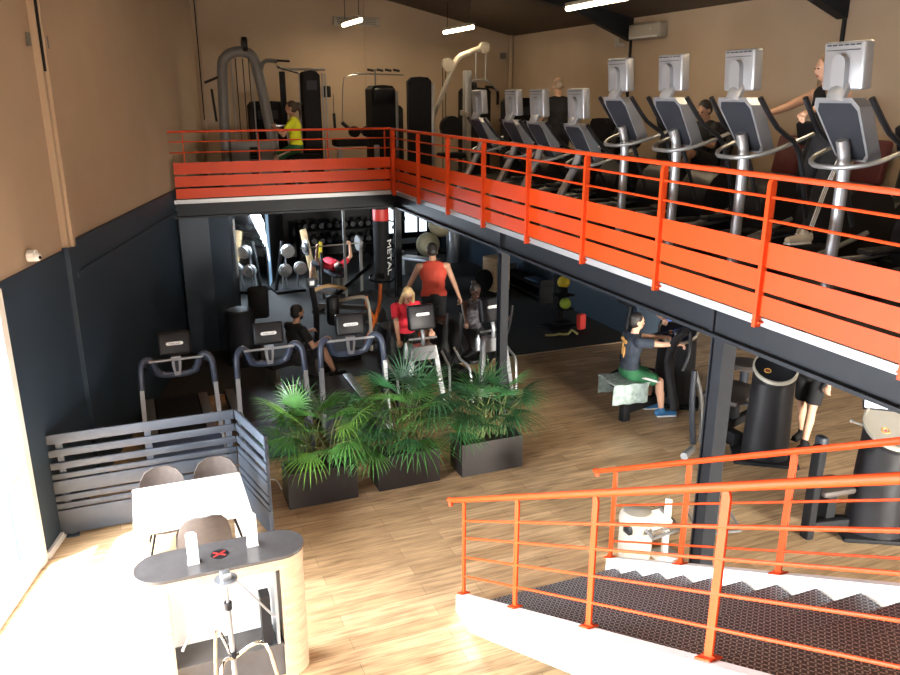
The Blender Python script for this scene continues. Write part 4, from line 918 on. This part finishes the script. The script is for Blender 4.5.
person('man in a navy T-shirt and green shorts seated on a towel at a machine', (5.96, 8.33, 0), -1.70, .66, lean=4, hand_l=(-.10, .60, 1.04), hand_r=(.24, .58, 1.04), head=(-8, 0), hair=('blackh', 'short'), top=('t_navy', 'tee'), bottom=('green', 'shorts'), shoe='shoe', foot_l=(-.14, .40, .09), foot_r=(.15, .45, .09), s=1., sidestripe=1, toe=(.15, 1, 0), prints=((-.05, .42, .05, .03), (.03, .40, .045, .03), (-.02, .30, .025, .09), (.03, .26, .02, .08)))
r = thing('towel', 'pale green towel draped over the seat under the man in the navy T-shirt', 'towel', (5.92, 8.36, 0), -1.70 + PI / 2)
b = MB()
for i in range(1): pass
vs = []; n = 12
def tw(u, v):
    x = -.27 + .52 * u; d = abs(v) * .47
    if d < .24: return V((x + .01 * math.sin(v * 9), math.copysign(d, v), .545 + .006 * math.sin(u * 14)))
    return V((x + .012 * math.sin(u * 12 + v), math.copysign(.245 + .012 * math.sin(u * 17), v), .535 - (d - .24) * 1.15))
g = [[tw(i / n, -1 + 2 * j / 20) for j in range(21)] for i in range(n + 1)]
vs = [p for row in g for p in row]
fs = [(i * 21 + j, i * 21 + j + 1, (i + 1) * 21 + j + 1, (i + 1) * 21 + j) for i in range(n) for j in range(20)]
b._add(vs, fs); tw_o = b.build('cloth', 'towel', r); md = tw_o.modifiers.new('s', 'SOLIDIFY'); md.thickness = .012
person('person in a black T-shirt working at the machine behind the navy-shirted man', (7.15, 9.05, 0), PI - .5, .95, lean=14, hand_l=(-.22, .52, 1.18), hand_r=(.20, .55, 1.2), head=(0, -25), skin='skin', hair=('brown', 'short'), top=('t_black', 'tee'), bottom=('t_black', 'pants'), s=.95)
r = thing('weight_bike', 'black framed bike behind the navy-shirted man, under the mezzanine beam', 'exercise bike', (6.85, 9.55, 0), .5)
b = MB(); b.box((0, 0, .06), (.9, .5, .08), bev=.02); b.build('base_frame', 'blackm', r)
for p in ([(-.3, 0, .1), (-.2, 0, .8), (-.1, .0, 1.25)], [(.3, 0, .1), (.1, 0, .7), (-.15, 0, 1.1)]): b = MB(); b.tube(p, .04, n=8); b.build('frame_tube', 'black', r)
b = MB(); b.tube([(-.1, -.28, 1.32), (-.22, -.1, 1.25), (-.22, .1, 1.25), (-.1, .28, 1.32)], .025, n=8); b.build('handle', 'black', r)
b = MB(); b.lathe([(.02, -.03), (.27, -.03), (.27, .03), (.02, .03)], (0, 0, 0), 22); o = b.build('flywheel', 'slate', r); o.rotation_euler = (PI / 2, 0, 0); o.location = (-.05, 0, .45)

t2 = tower('training machine with a cream-rimmed oval tower beside the dark post', 6.74, 6.58, -.62, 1.17, .25, .20)
b = MB(); b.box((-.05, -.255, .13), (.06, .006, .02), (0, 0, 0)); b.build('label_plate', 'slate', t2)
scr(t2, (.16, .20, 1.34), (-.5, 0, -.2), 'screenw', .3, .2)
# leg machine between the towers
r = thing('leg_machine', 'dark leg machine with a wide brown seat pad, half hidden by the dark post', 'exercise machine', (6.75, 7.25, 0))
b = MB(); b.box((.25, .22, .50), (.80, .52, .07), (0, 0, .35), bev=.03); b.build('seat', 'brownpad', r)
b = MB(); b.box((.1, .1, .12), (1.3, .10, .10), (0, 0, .35), bev=.015); b.build('base_frame', 'blackm', r)
b = MB(); b.box((.25, .2, .3), (.12, .12, .36)); b.build('seat_post', 'blackm', r)
b = MB(); b.tube([(-.62, -.02, 1.0), (-.68, -.10, .6), (-.82, -.35, .2)], .055, n=8, ry=.035); b.build('lever_arm', 'slate', r)
b = MB(); b.tube([(-.55, .05, .95), (-.5, -.05, .6), (-.62, -.25, .15)], .03, n=8); b.build('lever_brace', 'gun', r)
b = MB(); b.cyl((-1.02, -.45, .12), (-.80, -.32, .12), .045, n=14); b.build('roller', 'silver2', r)
b = MB(); b.box((-.12, -.25, .13), (.16, .2, .18), bev=.03); b.build('bumper', 'blackm', r)
r = thing('stool', 'round brown stool on a grey post behind the leg machine', 'stool', (7.84, 8.2, 0))
b = MB(); b.lathe([(.05, .5), (.24, .51), (.25, .55), (.23, .58), (.02, .585)], (0, 0, 0), 24); b.build('seat', 'brownpad', r)
b = MB(); b.cyl((0, 0, .02), (0, 0, .5), .06, n=14); b.lathe([(.2, 0), (.2, .02), (.07, .035)], (0, 0, 0), 20); b.build('post', 'slate', r)
person('person in black shorts walking behind the oval tower, upper body hidden by the beam', (7.50, 6.72, 0), 1.9, .94, lean=3, hand_l=(-.26, .12, .88), hand_r=(.28, .16, .86), skin='skin', hair=('brown', 'short'), top=('t_grey', 'tee'), bottom=('t_black', 'shorts'), foot_l=(-.1, .20, .09), foot_r=(.1, -.16, .10), s=1.0)

t3 = tower('training machine with a cream oval top and a lit screen at the right edge', 6.55, 4.86, -.5, 1.16, .27, .22, 'open')
scr(t3, (.02, .22, 1.36), (-.6, 0, -.15), 'screenw', .46, .26)
b = MB(); b.cyl((-.27, .22, 1.10), (-.10, .05, 1.08), .014, n=8); b.sph((-.28, .23, 1.10), .022, 10); b.build('handle', 'cream', t3)
b = MB(); b.box((-.50, -.02, .50), (.38, .34, .07), (0, 0, .4), bev=.03); b.build('seat', 'brownpad', t3)
b = MB(); b.box((-.48, .0, .26), (.11, .13, .46), (0, 0, .4), bev=.01); b.build('seat_post', 'blackm', t3)
b = MB(); b.box((-.70, -.18, .50), (.085, .12, 1.0), (0, 0, .4), bev=.02); b.build('back_post', 'blackm', t3)
b = MB(); b.box((-.60, .06, .82), (.09, .12, .36), (0, 0, .4), bev=.03); b.build('back_pad', 'slate', t3)
b = MB(); b.box((-.35, -.04, .12), (.8, .10, .10), (0, 0, .3), bev=.015); b.build('floor_beam', 'blackm', t3)

# bin and leaflet rack at the foot of the stairs
r = thing('waste_bin', 'cream cylindrical bin with a domed lid at the foot of the stairs', 'bin', (4.10, 5.44, 0))
b = MB(); b.lathe([(.150, 0), (.158, .02), (.155, .35), (.150, .37)], (0, 0, 0), 26); b.build('body', 'cream', r)
b = MB(); b.lathe([(.162, .34), (.166, .37), (.160, .42), (.13, .465), (.06, .485), (.01, .487)], (0, 0, 0), 26); b.build('lid', 'cream', r)
b = MB(); b.box((-.135, -.06, .33), (.05, .10, .09), bev=.012); b.build('handle', 'black', r)
r = thing('leaflet_rack', 'white post with two perforated wire trays, beside the cream bin', 'rack', (4.33, 5.31, 0))
b = MB(); b.box((0.02, .0, .30), (.05, .05, .60), bev=.006); b.box((.02, 0, .01), (.26, .22, .02), bev=.004); b.build('post', 'white', r)
def mesh_tray(nm, c, rz, w_, h_):
    b = MB(); b.m = Matrix.Translation(c) @ Euler((.35, 0, rz)).to_matrix().to_4x4()
    nx, ny = int(w_ / .034), int(h_ / .034)
    for i in range(nx + 1): b.box((-w_ / 2 + w_ * i / nx, 0, 0), (.006, h_, .004))
    for j in range(ny + 1): b.box((0, -h_ / 2 + h_ * j / ny, 0), (w_, .006, .004))
    for sx in (-1, 1): b.box((sx * w_ / 2, 0, .01), (.012, h_, .03))
    b.box((0, -h_ / 2, .02), (w_, .010, .03)); return b.build(nm, 'silver2', r)
mesh_tray('wire_tray', (-.08, .04, .36), .1, .34, .34)
mesh_tray('wire_tray', (.52, -.04, .30), -.2, .42, .36)
q = thing('paper_stack', 'stack of white leaflets in the left wire tray beside the bin', 'leaflets', (4.25, 5.33, .362), .1)
b = MB(); b.box((0, 0, .04), (.22, .17, .06), (.35, 0, 0), bev=.003); b.build('sheets', 'paper', q)

# ------------------------------------------------------------------ free-weight area on the dark rubber floor
F = .012
r = thing('punching_bag', 'tall black punching bag with a red top band hanging near the far windows', 'punching bag', (5.0, 16.4, 0))
b = MB(); b.lathe([(.05, .06), (.165, .07), (.175, .10), (.175, 1.62), (.17, 1.88), (.12, 1.91), (.02, 1.915)], (0, 0, 0), 26); b.build('bag_body', 'blackm', r)
b = MB(); b.lathe([(.1765, 1.60), (.1785, 1.61), (.1785, 1.84), (.1765, 1.85)], (0, 0, 0), 26); b.build('band', 'red', r)
for a in range(4):
    b = MB(); b.cyl((.1 * math.cos(a * PI / 2), .1 * math.sin(a * PI / 2), 1.9), (0, 0, 2.15), .006, n=5); b.build('chain', 'silver2', r)
b = MB(); b.cyl((0, 0, 2.15), (0, 0, 2.31), .02, n=8); b.build('hook', 'silver2', r)
text('lettering', 'METAL', .26, 'paper', r, (.135, -.125, .80), Euler((PI / 2, 0, .80)).to_matrix().to_4x4() @ Matrix.Rotation(-PI / 2, 4, 'Z'), .003)
r = thing('weight_bench', 'flat bench under the man in the red shirt', 'bench', (4.0, 16.95, F), .12)
b = MB(); b.box((0, .0, .42), (.28, 1.15, .08), bev=.03); b.build('pad', 'slate', r)
for y_ in (-.45, .45): b = MB(); b.box((0, y_, .2), (.34, .06, .40)); b.build('leg', 'gun', r)
for s_ in (-1, 1): b = MB(); b.box((s_ * .45, -.62, .5), (.05, .06, 1.0)); b.build('rack_post', 'gun', r)
person('man in a red shirt lying on a bench and pressing a barbell', (3.96, 17.15, F), .12, .58, lean=-90, hand_l=(-.38, -.42, 1.00), hand_r=(.38, -.42, 1.00), head=(0, 0), top=('t_red', 'tee'), bottom=('t_black', 'shorts'), foot_l=(-.26, .46, .09), foot_r=(.26, .46, .09), pole_l=(-1, .2, -.4), pole_r=(1, .2, -.4), kl=(0, .2, 1), kr=(0, .2, 1), shoe='shoew')
r = thing('barbell', 'pale barbell held above the lying man in the red shirt', 'barbell', (3.99, 16.74, 1.06), .12)
b = MB(); b.cyl((-.72, 0, 0), (.72, 0, 0), .016, n=10); b.build('bar', 'cream', r)
for s_ in (-1, 1):
    for k in (0, 1): b = MB(); b.cyl((s_ * (.58 + .05 * k), 0, 0), (s_ * (.61 + .05 * k), 0, 0), .17 - .05 * k, n=22); b.build('weight_plate', 'iron', r)
# leaning plate tree
r = thing('plate_tree', 'slanted black stand loaded with pale weight plates beside the bright doorway', 'weight rack', (3.30, 17.3, F), .1)
b = MB(); b.box((-.25, 0, .03), (.65, .6, .05)); b.build('base_frame', 'blackm', r)
for x in (-.42,): b = MB(); b.cyl((x - .12, -.1, .04), (x + .14, .1, 1.1), .04, n=8); b.build('upright', 'blackm', r)
for (x, z) in ((-.28, .92), (-.36, .5), (-.02, .52)):
    o = None
    for k in range(3): b = MB(); b.cyl((x + .03, -.28 + .07 * k, z), (x + .03, -.235 + .07 * k, z), .13 + .02 * (k % 2), n=20); b.build('weight_plate', 'iron', r)
    b = MB(); b.cyl((x + .03, -.36, z), (x + .03, .05, z), .018, n=8); b.cyl((x + .03, .02, z), (x + .03, .06, .05), .02, n=8); b.build('peg', 'silver2', r)
r = thing('foam_roller', 'tall tan foam mat leaning behind the plate stand', 'mat', (3.72, 18.0, F))
b = MB(); b.box((0, 0, .62), (.16, .10, 1.24), (0, -.18, 0), bev=.03); b.build('mat_body', 'ply', r)
r = thing('foam_roller', 'narrow yellow foam strip leaning next to the tan mat', 'mat', (4.0, 18.1, F))
b = MB(); b.box((0, 0, .45), (.09, .09, .90), (0, .05, 0), bev=.02); b.build('strip_body', 'yellow', r)
# incline bench and white bench seat
r = thing('incline_bench', 'adjustable bench with a raised dark backrest and a pale seat', 'bench', (3.7, 15.0, F), -.55)
b = MB(); b.box((.30, 0, .70), (.92, .30, .07), (0, -.72, 0), bev=.025); b.build('backrest', 'blackm', r)
b = MB(); b.box((-.32, 0, .45), (.44, .38, .07), (0, .12, 0), bev=.025); b.build('seat', 'silver', r)
b = MB(); b.box((0, 0, .12), (1.2, .09, .09)); b.build('frame', 'gun', r)
for x in (-.5, .55): b = MB(); b.box((x, 0, .05), (.08, .5, .07)); b.build('foot_bar', 'gun', r)
b = MB(); b.box((-.05, 0, .3), (.08, .08, .36)); b.build('post', 'gun', r)
# dumbbell racks
def dumbbell_rack(label, x, y, w_, rows):
    r = thing('dumbbell_rack', label, 'weight rack', (x, y, F))
    for s_ in (-1, 1): b = MB(); b.box((s_ * w_ / 2, 0, .5), (.06, .45, 1.0)); b.build('side_frame', 'blackm', r)
    for z in rows: b = MB(); b.box((0, -.03, z), (w_, .36, .03), (.25, 0, 0)); b.build('shelf', 'blackm', r)
    return r
dumbbell_rack('long black dumbbell rack along the far dark wall, left of the punching bag', 4.95, 20.3, 2.0, (.45, .85))
dumbbell_rack('black dumbbell rack along the far dark wall, right under the first bright pane', 7.0, 20.3, 1.6, (.35,))
D0 = thing('dumbbell', 'dark dumbbell on the long rack at the far dark wall', 'dumbbell', (4.2, 20.25, .9), 0, 'dumbbells on the long far rack')
b = MB(); b.cyl((0, -.1, 0), (0, .1, 0), .018, n=8); b.build('handle', 'silver2', D0)
for s_ in (-1, 1): b = MB(); b.cyl((0, s_ * .08, 0), (0, s_ * .17, 0), .07, n=14); b.build('head', 'slate', D0)
k = 0
for z in (.96, .56):
    for i in range(9):
        if k == 0: D0.location = (4.1 + .21 * i, 20.25, z)
        else: dup(D0, (4.1 + .21 * i, 20.25, z))
        k += 1
# balls, cylinder, step
def ball(label, p, rad, m, grp=None):
    o = MB().sph((0, 0, 0), rad, 24).build('exercise_ball', m, loc=p); tag(o, label, 'ball', grp); return o
ball('large pearl exercise ball stacked highest near the far windows', (7.42, 19.0, .99), .33, 'ball')
ball('large pearl exercise ball lower left of the stacked one', (7.02, 18.9, .50), .31, 'ball')
r = thing('ball_rack', 'dark rack holding the two pearl exercise balls', 'rack', (7.2, 19.1, F))
for x in (-.3, .5): b = MB(); b.cyl((x, .2, 0), (x, .2, 1.3), .03, n=8); b.build('upright', 'blackm', r)
for z in (.18, .66): b = MB(); b.cyl((-.3, .05, z), (.5, .05, z), .02, n=8); b.build('rail', 'blackm', r)
r = thing('foam_cylinder', 'grey upright cylinder standing right of the exercise balls', 'roller', (7.68, 18.8, F))
b = MB(); b.lathe([(.17, .0), (.175, .02), (.175, .83), (.16, .85), (.02, .852)], (0, 0, 0), 24); b.build('cylinder', 'silver', r)
r = thing('step_platform', 'pale aerobic step platform on risers in front of the exercise balls', 'step', (6.35, 17.6, F), -.9)
b = MB(); b.box((0, 0, .40), (1.05, .38, .07), bev=.02); b.build('platform', 'silver', r)
for x in (-.4, .4): b = MB(); b.box((x, 0, .18), (.08, .34, .36)); b.build('leg', 'silver2', r)
# spin bikes at the back
def spin_bike(label, x, y, rz, m, g='spin bikes on the rubber floor'):
    r = thing('spin_bike', label, 'exercise bike', (x, y, F), rz, g)
    for x_ in (-.48, .48): b = MB(); b.box((x_, 0, .04), (.07, .5, .06), bev=.01); b.build('foot_bar', 'blackm', r)
    b = MB(); b.tube([(-.48, 0, .06), (-.1, 0, .35), (.25, 0, .62), (.34, 0, 1.0)], .035, n=8); b.build('frame', m, r)
    b = MB(); b.tube([(.48, 0, .06), (.05, 0, .40), (-.28, 0, .75), (-.32, 0, .95)], .032, n=8); b.build('seat_frame', m, r)
    b = MB(); b.lathe([(.02, -.03), (.22, -.03), (.24, 0), (.22, .03), (.02, .03)], (0, 0, 0), 22); o = b.build('flywheel', 'silver2', r); o.rotation_euler = (PI / 2, 0, 0); o.location = (.30, 0, .34)
    b = MB(); b.box((-.34, 0, 1.0), (.26, .16, .07), bev=.03); b.build('saddle', 'blackm', r)
    b = MB(); b.tube([(.5, -.22, 1.12), (.35, -.2, 1.06), (.30, 0, 1.04), (.35, .2, 1.06), (.5, .22, 1.12)], .018, n=8); b.build('handlebar', 'black', r)
    b = MB(); b.box((.36, 0, 1.14), (.04, .14, .10), (0, -.3, 0), bev=.01); b.build('console', 'black', r)
    for s_ in (-1, 1): b = MB(); b.box((-.02 + s_ * .14, s_ * .16, .34), (.10, .09, .03)); b.build('pedal', 'silver2', r)
    return r
spin_bike('orange spin bike behind the right end of the treadmills', 3.72, 12.75, .9, 'orangeb')
spin_bike('orange spin bike just behind the trainer of the woman in red', 4.05, 11.45, 1.9, 'orangeb')
spin_bike('black upright bike in front of the far bright pane', 6.25, 19.2, 1.2, 'black')
r = thing('rowing_frame', 'dark cable machine with a small pale display in front of the incline bench', 'exercise machine', (2.80, 12.15, F))
b = MB(); b.box((0, 0, .05), (.9, .4, .08), bev=.02); b.build('base_frame', 'blackm', r)
b = MB(); b.tube([(-.25, 0, .1), (-.22, 0, .8), (-.28, 0, 1.28)], .05, n=8); b.build('post', 'black', r)
b = MB(); b.box((-.28, -.04, 1.34), (.15, .05, .15), bev=.01); dsp = b.build('display', 'slate', r)
b = MB(); b.box((-.28, -.07, 1.34), (.07, .006, .07)); b.build('display_face', 'silver', dsp)
b = MB(); b.box((.05, -.02, .85), (.20, .22, .50), bev=.07); b.build('stack_tower', 'black', r)
b = MB(); b.tube([(-.24, 0, 1.2), (.0, 0, 1.26), (.3, .1, 1.16)], .03, n=8); b.build('arm', 'ply', r)
b = MB(); b.tube([(.1, .1, .95), (.55, .1, 1.0), (.66, .05, .9), (.68, 0, .5), (.68, 0, .08)], .03, n=8); b.build('curved_frame', 'cream', r)
person('dark-haired bearded man in a black T-shirt seated in profile behind the treadmills', (2.03, 11.2, .0), -1.15, .44, lean=4, hand_l=(-.2, .42, .72), hand_r=(.26, .36, .70), head=(-6, -4), skin='skin2', hair=('blackh', 'beard'), top=('t_black', 'tee'), bottom=('t_black', 'shorts'), foot_l=(-.15, .55, .09), foot_r=(.15, .6, .09), s=1.02)
r = thing('bench_seat', 'low dark bench under the bearded seated man', 'bench', (2.02, 11.45, F), .4)
b = MB(); b.box((0, 0, .33), (.9, .34, .09), bev=.03); b.build('pad', 'blackm', r)
for x in (-.35, .35): b = MB(); b.box((x, 0, .145), (.07, .3, .29)); b.build('leg', 'gun', r)
r = thing('padded_machine', 'black padded backrest machine left of the bearded man', 'exercise machine', (1.78, 12.9, F))
b = MB(); b.box((0, 0, .90), (.34, .12, .56), bev=.06, seg=3); b.build('backrest', 'blackm', r)
b = MB(); b.box((0, -.18, .5), (.36, .38, .09), bev=.03); b.build('seat', 'blackm', r)
b = MB(); b.box((0, -.05, .25), (.12, .5, .5), bev=.02); b.build('base_frame', 'gun', r)
r = thing('storage_drum', 'grey round drum standing by the dark partition wall', 'drum', (1.42, 12.5, F))
b = MB(); b.lathe([(.23, 0), (.235, .02), (.235, .88), (.20, .92), (.02, .93)], (0, 0, 0), 26); b.build('drum_body', 'slate', r)
# plyo box, ball tree
r = thing('plyo_box', 'light plywood jump box behind the dark middle post', 'box', (7.42, 15.6, F), .35)
b = MB(); b.box((0, 0, .38), (.44, .42, .76), bev=.008); b.build('box_body', 'ply', r)
b = MB(); b.box((0, -.213, .52), (.16, .01, .05), bev=.0); b.build('hand_slot', 'blackm', r)
tag((lambda b: (b.lathe([(.1, -.02), (.24, -.04), (.27, 0), (.24, .04), (.1, .02)], (0, 0, 0), 24), b.build('tyre', 'blackm', loc=(6.98, 15.3, .30)))[1])(MB()), 'black rubber ring leaning against the plywood jump box', 'ring')
bpy.data.objects['tyre'].rotation_euler = (PI / 2, 0, .3)
r = thing('ball_tree', 'black medicine ball stand on the rubber floor under the right-hand mezzanine', 'rack', (7.2, 12.35, F), .2)
b = MB(); b.box((0, 0, .04), (.62, .5, .06), bev=.015); b.build('base', 'blackm', r)
b = MB(); b.box((.0, .05, .55), (.14, .14, 1.06)); b.build('post', 'blackm', r)
for z in (.26, .52, .78): b = MB(); b.box((0, -.08, z - .12), (.34, .26, .03), bev=.01); b.build('shelf', 'blackm', r)
ball('yellow medicine ball, topmost on the black ball stand', (7.18, 12.22, .93), .115, 'yellow', 'medicine balls on the stand')
ball('lime medicine ball on the middle shelf of the black ball stand', (7.22, 12.2, .53), .105, 'lime', 'medicine balls on the stand')
ball('black medicine ball above the lime one on the ball stand', (7.15, 12.2, .69 + .09), .10, 'blackm', 'medicine balls on the stand')
tag((lambda b: (b.tube([(6.72, 12.0, .03), (6.85, 11.9, .05), (6.98, 11.98, .03), (7.10, 11.86, .05), (7.22, 11.92, .09), (7.30, 11.84, .03)], .022, n=6), b.build('resistance_band', 'rope'))[1])(MB()), 'pale yellow rope lying on the floor in front of the ball stand', 'rope')
r = thing('foam_block', 'red upright foam block on the rubber floor right of the ball stand', 'block', (7.55, 12.15, F), .3)
b = MB(); b.box((0, 0, .15), (.16, .12, .30), bev=.03); b.build('block_body', 'redlamp', r)
r = thing('call_point', 'small red call point on the dark wall right of the middle post', 'call point', (8.12, 14.1, 1.2))
b = MB(); b.box((-.04, 0, 0), (.08, .14, .14), bev=.02); b.build('housing', 'redlamp', r)
r = thing('kettlebell_rack', 'low dark rack along the dark wall right of the ball stand', 'rack', (7.9, 15.0, F), PI / 2)
b = MB(); b.box((0, 0, .35), (1.9, .36, .04)); b.box((0, 0, .12), (1.9, .36, .04)); b.build('shelf', 'blackm', r)
for x in (-.9, .9): b = MB(); b.box((x, 0, .25), (.05, .36, .5)); b.build('side_frame', 'blackm', r)
r = thing('exercise_mat', 'folded light blue mat on the low rack by the dark wall', 'mat', (7.9, 14.6, .395), .1)
b = MB(); b.box((0, 0, .02), (.3, .5, .045), bev=.015); b.build('mat_body', 'bluedark', r)
